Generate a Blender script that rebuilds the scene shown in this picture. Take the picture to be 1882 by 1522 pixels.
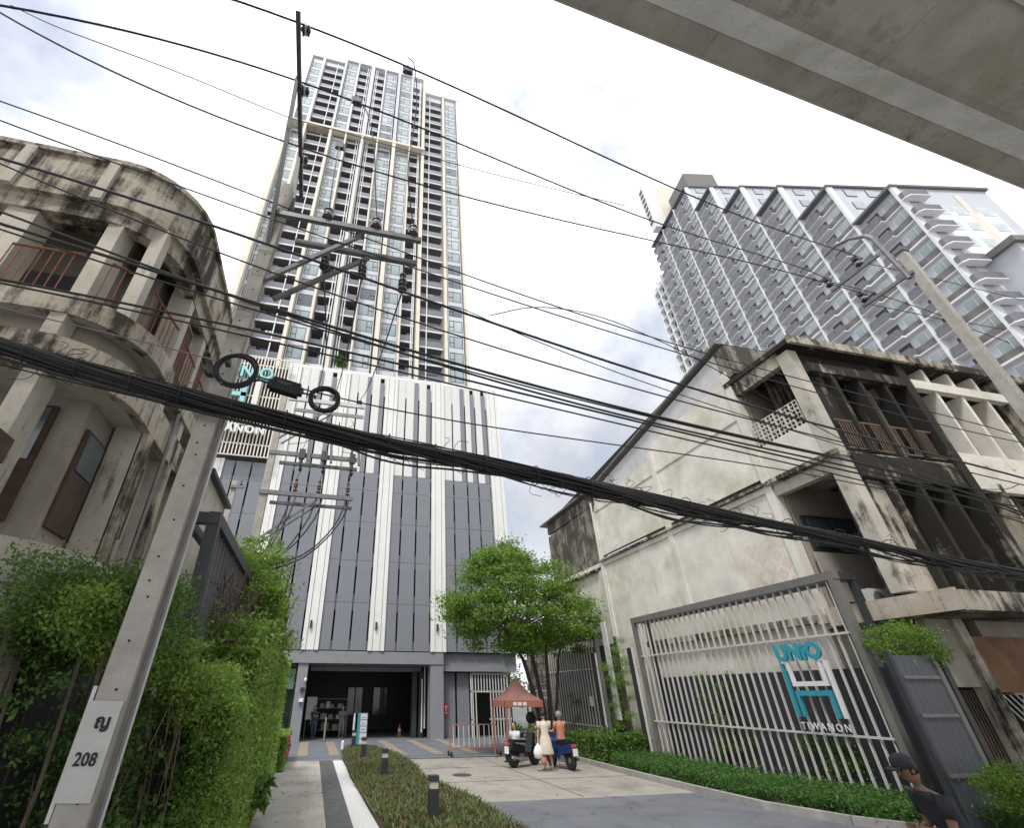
import bpy, math, random, json
import numpy as np
from mathutils import Vector, Matrix
random.seed(7); RNG=np.random.default_rng(7)
sc=bpy.context.scene; COL=sc.collection
for o in list(bpy.data.objects): bpy.data.objects.remove(o)
# ---------------- camera
cam_d=bpy.data.cameras.new('camera'); cam=bpy.data.objects.new('camera',cam_d); COL.objects.link(cam)
cam.location=(0,0,2.3); cam.rotation_euler=(math.radians(90+31.46),0,math.radians(-13.0))
cam_d.sensor_width=36; cam_d.sensor_fit='HORIZONTAL'; cam_d.lens=16.163; cam_d.shift_x=0.0733; cam_d.clip_start=.05; cam_d.clip_end=2000
sc.camera=cam
# ---------------- world
w=bpy.data.worlds.new('World'); sc.world=w; w.use_nodes=True; nt=w.node_tree; nt.nodes.clear()
N=nt.nodes.new; Lk=nt.links.new
sky=N('ShaderNodeTexSky'); sky.sky_type='NISHITA'; sky.sun_disc=False; sky.sun_elevation=math.radians(58); sky.sun_rotation=math.radians(215)
sky.altitude=0; sky.air_density=1.2; sky.dust_density=2.0
bg1=N('ShaderNodeBackground'); bg1.inputs[1].default_value=0.12; Lk(sky.outputs[0],bg1.inputs[0])
tc=N('ShaderNodeTexCoord')
mp=N('ShaderNodeMapping'); mp.inputs['Scale'].default_value=(1.0,1.0,1.3); mp.inputs['Location'].default_value=(2.91,5.58,0.08); Lk(tc.outputs['Generated'],mp.inputs[0])
ns=N('ShaderNodeTexNoise'); ns.inputs['Scale'].default_value=1.5; ns.inputs['Detail'].default_value=7; ns.inputs['Roughness'].default_value=.5; Lk(mp.outputs[0],ns.inputs[0])
cr=N('ShaderNodeValToRGB'); cr.color_ramp.elements[0].position=.36; cr.color_ramp.elements[0].color=(.60,.62,.68,1); cr.color_ramp.elements[1].position=.60; cr.color_ramp.elements[1].color=(1.12,1.12,1.13,1)
Lk(ns.outputs[0],cr.inputs[0])
sx=N('ShaderNodeSeparateXYZ'); Lk(tc.outputs['Generated'],sx.inputs[0])
el=N('ShaderNodeMapRange'); el.inputs[1].default_value=0.3; el.inputs[2].default_value=.85; el.inputs[3].default_value=.64; el.inputs[4].default_value=1.12; Lk(sx.outputs[2],el.inputs[0])
ml=N('ShaderNodeVectorMath'); ml.operation='SCALE'; Lk(cr.outputs[0],ml.inputs[0]); Lk(el.outputs[0],ml.inputs['Scale'])
bg2=N('ShaderNodeBackground'); bg2.inputs[1].default_value=1.12; Lk(ml.outputs[0],bg2.inputs[0])
ns2=N('ShaderNodeTexNoise'); ns2.inputs['Scale'].default_value=2.2; ns2.inputs['Detail'].default_value=8; ns2.inputs['Roughness'].default_value=.6
mp2=N('ShaderNodeMapping'); mp2.inputs['Location'].default_value=(8.85,7.4,8.99); Lk(tc.outputs['Generated'],mp2.inputs[0]); Lk(mp2.outputs[0],ns2.inputs[0])
cr2=N('ShaderNodeValToRGB'); cr2.color_ramp.elements[0].position=.30; cr2.color_ramp.elements[0].color=(.25,.25,.25,1); cr2.color_ramp.elements[1].position=.50; cr2.color_ramp.elements[1].color=(1,1,1,1)
Lk(ns2.outputs[0],cr2.inputs[0])
mx=N('ShaderNodeMixShader'); Lk(cr2.outputs[0],mx.inputs[0]); Lk(bg1.outputs[0],mx.inputs[1]); Lk(bg2.outputs[0],mx.inputs[2])
wo=N('ShaderNodeOutputWorld'); Lk(mx.outputs[0],wo.inputs[0])
# ---------------- sun (thin overcast)
sd=bpy.data.lights.new('sun','SUN'); sd.energy=2.0; sd.angle=math.radians(11); sd.color=(1,.965,.91)
so=bpy.data.objects.new('sun',sd); COL.objects.link(so); so.rotation_euler=(math.radians(32),0,math.radians(-35))
sc.view_settings.view_transform='Standard'; sc.view_settings.look='None'; sc.view_settings.exposure=0.5; sc.view_settings.gamma=1; sc.view_settings.use_curve_mapping=False
sc.cycles.max_bounces=6; sc.cycles.diffuse_bounces=3; sc.cycles.glossy_bounces=3; sc.cycles.transparent_max_bounces=6

# ---------------- helpers
class MB:
    def __init__(s): s.v=[]; s.f=[]
    def box(s,x0,x1,y0,y1,z0,z1,M=None):
        b=len(s.v); P=[(x,y,z) for z in (z0,z1) for y in (y0,y1) for x in (x0,x1)]
        if M is not None: P=[tuple(M@Vector(p)) for p in P]
        s.v+=P
        for q in ((0,2,3,1),(4,5,7,6),(0,1,5,4),(2,6,7,3),(0,4,6,2),(1,3,7,5)): s.f.append(tuple(b+i for i in q))
        return s
    def bar(s,a,b,wx,wz=None,up=(0,0,1)):
        a=Vector(a);b=Vector(b);d=(b-a);L=d.length;d.normalize();wz=wz or wx
        u=Vector(up)
        if abs(d.dot(u))>.95: u=Vector((0,1,0))
        x=d.cross(u).normalized(); z=x.cross(d).normalized(); k=len(s.v)
        for p in (a,b):
            for i,j in ((-1,-1),(1,-1),(1,1),(-1,1)): s.v.append(tuple(p+x*i*wx/2+z*j*wz/2))
        s.f+=[(k,k+1,k+2,k+3),(k+7,k+6,k+5,k+4)]+[(k+i,k+4+i,k+4+(i+1)%4,k+(i+1)%4) for i in range(4)]
        return s
    def tube(s,pts,r,n=6,cap=True):
        pts=[Vector(p) for p in pts]; R=r if isinstance(r,(list,tuple)) else [r]*len(pts); k=len(s.v); up=None
        for i,p in enumerate(pts):
            d=(pts[min(i+1,len(pts)-1)]-pts[max(i-1,0)]).normalized()
            if up is None or abs(up.dot(d))>.98: up=Vector((0,0,1)) if abs(d.z)<.9 else Vector((1,0,0))
            x=d.cross(up).normalized(); y=x.cross(d).normalized(); up=y
            for j in range(n):
                a=2*math.pi*j/n; s.v.append(tuple(p+(x*math.cos(a)+y*math.sin(a))*R[i]))
        for i in range(len(pts)-1):
            for j in range(n): s.f.append((k+i*n+j,k+i*n+(j+1)%n,k+(i+1)*n+(j+1)%n,k+(i+1)*n+j))
        if cap: s.f.append(tuple(k+j for j in range(n))[::-1]); s.f.append(tuple(k+(len(pts)-1)*n+j for j in range(n)))
        return s
    def lathe(s,c,prof,n=12,axis='z'):
        c=Vector(c);k=len(s.v)
        for (r,h) in prof:
            for j in range(n):
                a=2*math.pi*j/n; q=(r*math.cos(a),r*math.sin(a),h)
                if axis=='x': q=(q[2],q[0],q[1])
                if axis=='y': q=(q[0],q[2],q[1])
                s.v.append(tuple(c+Vector(q)))
        m=len(prof)
        for i in range(m-1):
            for j in range(n): s.f.append((k+i*n+j,k+i*n+(j+1)%n,k+(i+1)*n+(j+1)%n,k+(i+1)*n+j))
        s.f.append(tuple(k+j for j in range(n))[::-1]); s.f.append(tuple(k+(m-1)*n+j for j in range(n)))
        return s
    def poly(s,pts): k=len(s.v); s.v+=[tuple(p) for p in pts]; s.f.append(tuple(range(k,k+len(pts)))); return s
    def prism(s,plan,z0,z1):
        k=len(s.v); n=len(plan); s.v+=[(p[0],p[1],z0) for p in plan]+[(p[0],p[1],z1) for p in plan]
        s.f.append(tuple(range(k,k+n))[::-1]); s.f.append(tuple(range(k+n,k+2*n)))
        for i in range(n): s.f.append((k+i,k+(i+1)%n,k+n+(i+1)%n,k+n+i))
        return s
    def mesh(s,name,mat,smooth=False):
        me=bpy.data.meshes.new(name); me.from_pydata(s.v,[],s.f); me.materials.append(mat)
        if smooth: me.shade_smooth()
        me.update(); return me
def link(name,me,parent=None,loc=None):
    o=bpy.data.objects.new(name,me); COL.objects.link(o)
    if parent is not None: o.parent=parent
    if loc is not None: o.location=loc
    return o
def obj(name,mb,mat,parent=None,smooth=False,loc=None): return link(name,mb.mesh(name,mat,smooth),parent,loc)
def tag(o,label=None,cat=None,group=None,kind=None):
    if label: o['label']=label
    if cat: o['category']=cat
    if group: o['group']=group
    if kind: o['kind']=kind
    return o
def thing(name,label,cat,loc=(0,0,0),rz=0,group=None):
    o=bpy.data.objects.new(name,None); COL.objects.link(o); o.location=loc; o.rotation_euler=(0,0,rz); o.empty_display_size=.2
    return tag(o,label,cat,group)
def B(*a): return MB().box(*a)
def copy_tree(o,parent=None):
    c=o.copy(); COL.objects.link(c); c.parent=parent
    for ch in list(o.children): copy_tree(ch,c)
    return c
def textmesh(body,size,depth,name,mat,parent,loc,rot,ax=1.0,align='LEFT',sx=1.0,bold=0.0):
    c=bpy.data.curves.new('t','FONT'); c.body=body; c.size=size; c.extrude=depth; c.align_x=align; c.space_character=ax; c.offset=bold; c.resolution_u=3
    t=bpy.data.objects.new('t',c); COL.objects.link(t); bpy.context.view_layer.update()
    me=bpy.data.meshes.new_from_object(t.evaluated_get(bpy.context.evaluated_depsgraph_get()))
    bpy.data.objects.remove(t); me.materials.clear(); me.materials.append(mat)
    o=link(name,me,parent,loc); o.rotation_euler=rot; o.scale=(sx,1,1); return o
# ---------------- materials
def newmat(name):
    m=bpy.data.materials.new(name); m.use_nodes=True; t=m.node_tree; b=t.nodes['Principled BSDF']; return m,t,b
def nz(t,scale,detail=6,rough=.6,vec=None,map_scale=None,loc=None):
    n=t.nodes.new('ShaderNodeTexNoise'); n.inputs['Scale'].default_value=scale; n.inputs['Detail'].default_value=detail; n.inputs['Roughness'].default_value=rough
    if vec is None:
        g=t.nodes.new('ShaderNodeTexCoord'); vec=g.outputs['Object']
    if map_scale or loc:
        m=t.nodes.new('ShaderNodeMapping'); 
        if map_scale: m.inputs['Scale'].default_value=map_scale
        if loc: m.inputs['Location'].default_value=loc
        t.links.new(vec,m.inputs[0]); vec=m.outputs[0]
    t.links.new(vec,n.inputs[0]); return n.outputs[0]
def ramp(t,fac,a,b,ca=(0,0,0),cb=(1,1,1)):
    r=t.nodes.new('ShaderNodeValToRGB'); r.color_ramp.elements[0].position=a; r.color_ramp.elements[1].position=b
    r.color_ramp.elements[0].color=(*ca,1); r.color_ramp.elements[1].color=(*cb,1); t.links.new(fac,r.inputs[0]); return r.outputs[0]
def mix(t,fac,a,b,mode='MIX'):
    m=t.nodes.new('ShaderNodeMix'); m.data_type='RGBA'; m.blend_type=mode
    for s,v in ((0,fac),(6,a),(7,b)):
        if isinstance(v,(int,float)): m.inputs[s].default_value=v
        elif isinstance(v,tuple): m.inputs[s].default_value=(*v,1)
        else: t.links.new(v,m.inputs[s])
    return m.outputs[2]
def bump(t,b,h,strength=.3,dist=.02):
    n=t.nodes.new('ShaderNodeBump'); n.inputs['Strength'].default_value=strength; n.inputs['Distance'].default_value=dist; t.links.new(h,n.inputs['Height']); t.links.new(n.outputs[0],b.inputs['Normal'])
def M(name,col,rough=.6,var=.12,scale=3.,metal=0.,bmp=.15,dirt=0.,spec=.5):
    m,t,b=newmat(name); b.inputs['Roughness'].default_value=rough; b.inputs['Metallic'].default_value=metal; b.inputs['Specular IOR Level'].default_value=spec
    n=nz(t,scale); lo=tuple(c*(1-var) for c in col); hi=tuple(min(1,c*(1+var)) for c in col)
    c=ramp(t,n,.3,.7,lo,hi)
    if dirt>0:
        s=nz(t,1.3,8,.7,map_scale=(2.2,2.2,.25)); f=ramp(t,s,.5,.75,(0,0,0),(dirt,dirt,dirt)); c=mix(t,f,c,tuple(x*.35 for x in col))
    t.links.new(c,b.inputs['Base Color'])
    if bmp: bump(t,b,nz(t,scale*8),bmp,.01)
    return m
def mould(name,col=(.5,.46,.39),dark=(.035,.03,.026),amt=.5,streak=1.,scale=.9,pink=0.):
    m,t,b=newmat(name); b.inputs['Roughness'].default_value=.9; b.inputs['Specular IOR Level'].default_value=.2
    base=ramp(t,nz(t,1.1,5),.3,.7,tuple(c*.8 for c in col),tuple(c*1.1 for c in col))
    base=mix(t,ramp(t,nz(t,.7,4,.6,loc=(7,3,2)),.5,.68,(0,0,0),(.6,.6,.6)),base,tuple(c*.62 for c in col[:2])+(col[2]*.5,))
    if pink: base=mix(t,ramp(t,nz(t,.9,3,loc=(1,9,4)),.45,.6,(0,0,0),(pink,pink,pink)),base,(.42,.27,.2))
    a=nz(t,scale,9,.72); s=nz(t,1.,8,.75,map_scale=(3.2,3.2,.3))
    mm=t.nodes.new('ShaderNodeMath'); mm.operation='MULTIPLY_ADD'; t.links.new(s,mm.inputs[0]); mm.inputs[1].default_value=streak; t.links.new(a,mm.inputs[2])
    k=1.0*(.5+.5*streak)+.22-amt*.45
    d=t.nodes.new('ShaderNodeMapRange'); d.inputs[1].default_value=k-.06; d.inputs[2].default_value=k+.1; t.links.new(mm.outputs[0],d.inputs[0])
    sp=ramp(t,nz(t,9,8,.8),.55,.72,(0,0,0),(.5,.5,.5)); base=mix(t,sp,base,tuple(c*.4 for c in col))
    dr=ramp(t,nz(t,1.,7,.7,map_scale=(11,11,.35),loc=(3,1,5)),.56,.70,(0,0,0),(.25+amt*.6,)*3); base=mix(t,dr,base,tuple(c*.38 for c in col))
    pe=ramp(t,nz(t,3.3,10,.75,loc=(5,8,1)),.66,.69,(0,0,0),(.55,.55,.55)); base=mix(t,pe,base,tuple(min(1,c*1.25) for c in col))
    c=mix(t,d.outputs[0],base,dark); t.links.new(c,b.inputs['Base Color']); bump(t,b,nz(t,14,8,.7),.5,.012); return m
def stained(name,col,dark):
    m,t,b=newmat(name); b.inputs['Roughness'].default_value=.82; b.inputs['Specular IOR Level'].default_value=.3
    c=ramp(t,nz(t,.9,6,.6),.3,.7,tuple(x*.85 for x in col),tuple(x*1.12 for x in col))
    c=mix(t,ramp(t,nz(t,.55,9,.7,loc=(4,2,0)),.52,.68,(0,0,0),(.75,)*3),c,dark)
    c=mix(t,ramp(t,nz(t,1.,7,.7,map_scale=(3.5,.35,1),loc=(1,7,0)),.55,.7,(0,0,0),(.5,)*3),c,dark)
    c=mix(t,ramp(t,nz(t,26,6,.8),.6,.7,(0,0,0),(.5,)*3),c,tuple(x*.6 for x in dark))
    v=t.nodes.new('ShaderNodeTexVoronoi'); v.feature='DISTANCE_TO_EDGE'; v.inputs['Scale'].default_value=.42; g=t.nodes.new('ShaderNodeTexCoord'); n=t.nodes.new('ShaderNodeTexNoise'); n.inputs['Scale'].default_value=2.2; n.inputs['Detail'].default_value=6
    t.links.new(g.outputs['Object'],n.inputs[0]); a=t.nodes.new('ShaderNodeVectorMath'); a.operation='MULTIPLY_ADD'; t.links.new(n.outputs['Color'],a.inputs[0]); a.inputs[1].default_value=(.9,.9,0); t.links.new(g.outputs['Object'],a.inputs[2]); t.links.new(a.outputs[0],v.inputs['Vector'])
    c=mix(t,ramp(t,v.outputs['Distance'],.002,.007,(.6,)*3,(0,0,0)),c,tuple(x*.5 for x in dark))
    t.links.new(c,b.inputs['Base Color']); bump(t,b,nz(t,30,6,.7),.35,.01); return m
def foliage(name,c0,c1,trans=.35):
    m,t,b=newmat(name); g=t.nodes.new('ShaderNodeNewGeometry'); c=ramp(t,g.outputs['Random Per Island'],0,1,c0,c1)
    n=nz(t,1.1,3); c=mix(t,ramp(t,n,.35,.65,(0,0,0),(.6,.6,.6)),c,c1)
    t.links.new(c,b.inputs['Base Color']); b.inputs['Roughness'].default_value=.55; b.inputs['Specular IOR Level'].default_value=.35
    tr=t.nodes.new('ShaderNodeBsdfTranslucent'); t.links.new(c,tr.inputs[0]); ms=t.nodes.new('ShaderNodeMixShader'); ms.inputs[0].default_value=trans
    t.links.new(b.outputs[0],ms.inputs[1]); t.links.new(tr.outputs[0],ms.inputs[2]); t.links.new(ms.outputs[0],t.nodes['Material Output'].inputs[0]); return m
def ribbed(name,col,pitch,axis=0,strength=.6,rough=.5,dirt=.25):
    m=M(name,col,rough,.06,.8,0,0,dirt); t=m.node_tree; b=t.nodes['Principled BSDF']
    g=t.nodes.new('ShaderNodeTexCoord'); s=t.nodes.new('ShaderNodeSeparateXYZ'); t.links.new(g.outputs['Object'],s.inputs[0])
    a=t.nodes.new('ShaderNodeMath'); a.operation='MULTIPLY'; a.inputs[1].default_value=1/pitch; t.links.new(s.outputs[axis],a.inputs[0])
    f=t.nodes.new('ShaderNodeMath'); f.operation='FRACT'; t.links.new(a.outputs[0],f.inputs[0])
    r=ramp(t,f.outputs[0],.0,.12); bump(t,b,r,strength,.02)
    old=b.inputs['Base Color'].links[0].from_socket; k=ramp(t,f.outputs[0],.0,.1,(.45,)*3,(0,0,0)); c=mix(t,k,old,tuple(x*.4 for x in col)); t.links.new(c,b.inputs['Base Color']); return m
mt={}
mt['white']=M('white_panel_paint',(.78,.78,.76),.5,.05,1.2,0,.05,.12)
mt['whitem']=M('white_metal',(.62,.62,.61),.4,.08,2,0,.05,.15)
mt['cream']=M('cream_render',(.78,.73,.63),.7,.06,1,0,.05,.05)
mt['tgrey']=M('tower_pale_grey',(.60,.62,.68),.6,.06,.7,0,.05)
mt['tfin']=M('tower_white_fin',(.82,.83,.85),.6,.05,.7,0,.05)
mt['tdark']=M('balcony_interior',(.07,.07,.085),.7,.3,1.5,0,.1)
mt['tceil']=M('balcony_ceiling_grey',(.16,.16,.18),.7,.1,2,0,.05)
mt['gpanel']=ribbed('grey_ribbed_panel',(.215,.225,.255),.25,0,.55,.45,.15)
mt['wpanel']=ribbed('white_ribbed_panel',(.72,.72,.70),.25,0,.3,.5,.1)
mt['joint']=M('grey_joint',(.24,.25,.27),.6,.08,2)
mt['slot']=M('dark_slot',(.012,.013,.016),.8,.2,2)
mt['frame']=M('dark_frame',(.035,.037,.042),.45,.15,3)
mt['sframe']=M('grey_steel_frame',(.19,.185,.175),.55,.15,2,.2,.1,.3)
mt['slat']=M('pale_steel_slat',(.60,.58,.55),.5,.1,3,.1,.1,.3)
mt['teal']=M('teal_sign_face',(.03,.30,.38),.4,.05,2)
mt['aqua']=M('aqua_sign_face',(.28,.62,.66),.4,.05,2)
mt['signw']=M('white_sign_face',(.75,.75,.75),.4,.04,2)
mt['conc']=M('pole_concrete',(.42,.40,.365),.85,.18,5,0,.35,.25)
mt['bridge']=mould('viaduct_concrete',(.44,.42,.385),(.19,.17,.15),.24,.4,.7)
mt['oldl']=mould('old_plaster_light',(.55,.515,.455),(.075,.066,.057),amt=.12)
mt['oldm']=mould('old_plaster_mouldy',(.50,.45,.375),(.06,.052,.043),amt=.5)
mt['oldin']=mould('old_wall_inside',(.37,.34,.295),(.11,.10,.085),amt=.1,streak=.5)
mt['gable']=mould('painted_side_wall',(.76,.73,.66),(.45,.42,.36),.04,.7,.6)
mt['gablep']=mould('faded_pink_plaster',(.55,.49,.42),(.10,.085,.07),.2,.9,.8,.5)
mt['burnt']=mould('blackened_facade',(.44,.40,.33),(.035,.032,.028),.84,.8,.55)
mt['burn2']=mould('half_blackened_facade',(.50,.46,.38),(.045,.04,.035),.55,.9,.6)
mt['pinkd']=M('faded_pink_diamonds',(.70,.60,.54),.8,.08,2,0,.05)
mt['bare']=mould('bare_block_wall',(.30,.28,.24),(.08,.07,.06),.6,.8,1.2)
mt['rust']=M('rusty_red_rail',(.26,.095,.06),.8,.3,8,0,.3)
mt['rustb']=M('rusty_brown_rail',(.16,.11,.08),.8,.3,8,0,.3)
mt['wood']=M('weathered_red_wood',(.085,.052,.042),.8,.3,5,0,.3,.4)
mt['metalw']=M('painted_wall_sheet',(.58,.58,.58),.6,.08,.6,0,.1,.3)
mt['black']=M('black_cable',(.018,.018,.02),.55,.2,6,0,0)
mt['navy']=M('cable_conductor',(.02,.02,.05),.45,.2,6,0,0)
mt['greyw']=M('grey_wire',(.16,.16,.17),.5,.2,6,0,0)
mt['steel']=M('galvanised_steel',(.20,.20,.205),.5,.2,5,.35,.2,.3)
mt['dsteel']=M('dark_galvanised',(.075,.075,.085),.55,.2,5,.3,.2)
mt['ins']=M('dark_porcelain',(.02,.018,.02),.2,.2,5,0,0)
mt['insw']=M('pale_porcelain',(.55,.55,.55),.25,.1,5,0,0)
mt['insb']=M('brown_porcelain',(.10,.045,.03),.25,.2,5,0,0)
mt['path']=stained('path_concrete',(.38,.36,.33),(.24,.22,.19))
mt['drive']=stained('driveway_concrete',(.315,.295,.262),(.18,.16,.138))
mt['dgrey']=stained('bluish_stamped_concrete',(.145,.152,.172),(.085,.09,.10))
mt['dstrip']=M('dark_paving_strip',(.085,.09,.092),.75,.3,3,0,.3)
mt['wgrav']=M('white_gravel_strip',(.62,.62,.62),.9,.3,30,0,.9)
mt['fore']=stained('forecourt_grey',(.15,.16,.18),(.09,.095,.11))
mt['tan']=M('tan_band',(.27,.225,.17),.7,.15,2,0,.2)
mt['ground']=M('ground_concrete',(.24,.235,.22),.9,.2,.5,0,.3)
mt['kerb']=M('kerb_concrete',(.33,.32,.30),.9,.2,3,0,.4,.3)
mt['soil']=M('soil',(.05,.035,.025),.95,.3,6,0,.6)
mt['hilite']=mould('painted_highlight_concrete',(.82,.82,.83),(.45,.44,.43),.1,.6,.8)
mt['cage']=M('service_cage_grey',(.17,.175,.20),.6,.2,2,0,.1)
mt['asph']=M('road_concrete',(.34,.33,.31),.9,.2,8,0,.5)
mt['bark']=M('bark',(.075,.058,.045),.9,.3,12,0,.6)
mt['black_p']=M('black_plastic',(.015,.015,.017),.35,.2,4,0,0)
mt['lens']=M('bollard_lens',(.55,.52,.46),.3,.05,4,0,0)
mt['tent']=M('faded_red_canvas',(.27,.13,.11),.85,.12,3,0,.2)
mt['tentd']=M('red_canvas_valance',(.34,.13,.09),.85,.12,3,0,.2)
mt['orange']=M('orange_paint',(.45,.14,.07),.6,.15,5,0,.1)
mt['skin']=M('skin',(.50,.31,.22),.6,.06,5,0,0)
mt['skind']=M('brown_skin',(.25,.14,.09),.6,.06,5,0,0)
mt['hair']=M('black_hair',(.012,.01,.01),.5,.2,20,0,.2)
mt['dress']=M('cream_dress',(.62,.56,.46),.85,.1,14,0,.2)
mt['bagw']=M('white_plastic_bag',(.78,.77,.76),.4,.05,5,0,.2)
mt['vest']=M('orange_vest',(.48,.20,.13),.8,.1,6,0,.2)
mt['denim']=M('blue_denim',(.06,.09,.17),.85,.2,8,0,.2)
mt['dk']=M('dark_clothes',(.03,.033,.042),.85,.2,8,0,.2)
mt['gcl']=M('grey_clothes',(.20,.19,.185),.85,.15,8,0,.2)
mt['helmet']=M('grey_helmet',(.20,.20,.20),.25,.1,4,0,0)
mt['bblue']=M('blue_bike_paint',(.02,.04,.14),.25,.1,4,0,0)
mt['tyre']=M('rubber',(.018,.018,.018),.8,.2,8,0,.2)
mt['chrome']=M('bright_metal',(.5,.5,.5),.25,.1,4,.8,0)
mt['redp']=M('red_sign_paint',(.60,.06,.035),.5,.08,4,0,0)
mt['roller']=ribbed('container_grey',(.085,.09,.105),.16,0,.8,.5,.3)
mt['dwall']=ribbed('dark_sheet_fence',(.04,.043,.055),.2,1,.7,.5,.4)
mt['skirt']=M('brown_hoarding',(.20,.105,.055),.8,.4,2,0,.2,.5)
mt['pinkf']=M('magenta_flowers',(.55,.03,.16),.6,.2,5,0,0)
mt['lw']=M('letter_black',(.02,.02,.02),.7,.1,5,0,0)
mt['tag']=M('pale_label_paint',(.55,.55,.53),.8,.08,6,0,.15,.15)
def glassmat(name,col,rough=.08,emit=None):
    m,t,b=newmat(name); b.inputs['Roughness'].default_value=rough; b.inputs['Specular IOR Level'].default_value=.9
    n=nz(t,.35,3,.5); t.links.new(ramp(t,n,.35,.65,tuple(c*.7 for c in col),tuple(min(1,c*1.25) for c in col)),b.inputs['Base Color']); b.inputs['Coat Weight'].default_value=.6; b.inputs['Coat Roughness'].default_value=.05; return m
mt['glass']=glassmat('curtained_window_glass',(.33,.41,.43))
mt['glass2']=glassmat('dark_window_glass',(.09,.12,.14))
mt['glassw']=glassmat('bright_window_glass',(.48,.56,.58))
mt['cyan']=glassmat('cyan_frosted_glass',(.25,.46,.44),.25)
mt['dglass']=glassmat('dark_shop_glass',(.015,.02,.02),.05)
mt['rail']=glassmat('balcony_glass',(.16,.17,.20),.15)
mt['leafA']=foliage('tree_leaves',(.065,.14,.02),(.22,.36,.06))
mt['leafB']=foliage('hedge_leaves',(.07,.14,.025),(.30,.46,.09))
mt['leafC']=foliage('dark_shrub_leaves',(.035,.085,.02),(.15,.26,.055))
mt['leafD']=foliage('ground_cover_leaves',(.16,.07,.055),(.15,.22,.08),.2)
mt['leafE']=foliage('fine_shrub_leaves',(.05,.12,.025),(.10,.22,.05))
mt['twig']=M('dry_twigs',(.11,.08,.06),.9,.3,12,0,.3)
# ================= SETTING
def struct(name,mb,m): return tag(obj(name,mb,mt[m]),kind='structure')
def sheet(name,pts,z,m,parent=None):
    k=MB(); k.poly([(x,y,z) for x,y in pts]); o=obj(name,k,mt[m],parent); 
    if parent is None: tag(o,kind='structure')
    return o
sheet('ground',[(-400,-400),(400,-400),(400,400),(-400,400)],-.02,'ground')
sheet('road',[(-60,-30),(60,-30),(60,3.6),(-60,3.6)],-.012,'asph')
sheet('footpath',[(-.95,7),(.58,7),(.58,25.6),(-.95,25.6)],0,'path')
sheet('paving_strip',[(.584,7),(1.12,7),(1.12,25.6),(.584,25.6)],.002,'dstrip')
sheet('gravel_strip',[(1.124,7),(1.75,7),(1.6,14),(1.5,25.6),(1.124,25.6)],.004,'wgrav')
sheet('driveway',[(3.6,14.25),(10.9,14.25),(11.0,23.9),(3.6,23.9)],.0,'drive')
sheet('stamped_driveway',[(3.2,4),(14.0,4),(11.6,9.5),(10.9,14.246),(3.6,14.246)],.0,'dgrey')
struct('forecourt_step',B(-3,14.5,23.904,24.02,-.02,.02),'joint')
sheet('forecourt',[(-6,24.024),(14.4,24.024),(14.4,34.5),(-6,34.5)],.012,'fore')
k=MB()
for x in (-.35,1.05): k.poly([(x,25.7,.016),(x+.45,25.7,.016),(x+.45,33,.016),(x,33,.016)])
for x in (4.0,5.7,7.4): k.poly([(x,25.2,.016),(x+.5,25.2,.016),(x+.5,33,.016),(x,33,.016)])
tag(obj('paving_band',k,mt['tan']),kind='structure')
sheet('garage_floor',[(-1,34.504),(8,34.504),(8,43),(-1,43)],.012,'dgrey')
k=MB(); pts=[(11.0,23.9),(10.75,19),(10.7,16.8),(10.68,14.4),(10.72,12),(11.25,10.3),(12.4,8.6),(13.8,7.2)]
for a,b in zip(pts,pts[1:]): k.bar((a[0],a[1],.05),(b[0],b[1],.05),.14,.2)
tag(obj('kerb',k,mt['kerb']),kind='structure')
k=MB(); k.poly([(11.05,24),(10.8,14.4),(10.85,12),(11.3,10.4),(12.5,8.7),(14,7.3),(18,7.3),(18,24)][::-1]); 
for i,v in enumerate(k.v): k.v[i]=(v[0],v[1],.06)
tag(obj('flower_bed',k,mt['soil']),kind='structure')
k=MB(); k.poly([(1.7,8,.03),(4.2,8,.03),(4.15,14.3,.03),(3.75,18,.03),(3.9,24,.03),(3.2,27.8,.03),(2.0,28.2,.03),(1.55,25,.03),(1.5,19,.03),(1.6,14,.03)]); tag(obj('garden_soil',k,mt['soil']),kind='structure')
sheet('side_alley',[(-14,3.6),(-.95,3.6),(-.95,25),(-14,25)],-.004,'dgrey')
# joints in drive (fine scoring)
# ================= PODIUM + TOWER
T=thing('residential_tower','tall pale residential tower above a grey and white ribbed car park podium','building',(0,33,0))
def tp(name,mb,m,parent=T,**k):
    o=obj(name,mb,mt[m],parent)
    if parent is T: o.matrix_parent_inverse=Matrix.Translation((0,-33,0))
    return o
def tl(name,me,loc,parent=T):
    o=link(name,me,parent,loc); o.matrix_parent_inverse=Matrix.Translation((0,-33,0)); return o
SEAM=[4.72,7.55,10.3,13.05,15.5,16.95]
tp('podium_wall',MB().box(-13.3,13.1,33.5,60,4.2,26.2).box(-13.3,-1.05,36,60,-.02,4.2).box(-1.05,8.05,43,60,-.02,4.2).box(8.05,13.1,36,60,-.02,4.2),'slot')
tp('podium_side',MB().box(13.1,13.3,33.3,60,4.7,26.5),'whitem')
tp('beam',MB().box(-13.3,8.05,32.95,33.6,3.98,4.66),'joint'); tp('beam',MB().box(8.05,13.2,33.3,33.7,3.62,4.66),'joint')
bays=[(-13.3+4.11*0+.0,-9.25)]  # leftmost partly hidden
fx=[-9.25,-5.14,-1.04,3.07,7.18,12.15]
for x in fx:
    for (a,b_,d) in ((.0,.26,.0),(.29,.76,.05),(.79,1.04,.0)):
        tp('white_fin',B(x+a,x+b_,32.86+d,33.4,4.7,26.3 if x!=fx[0] else 17),'white')
gm={}
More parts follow.
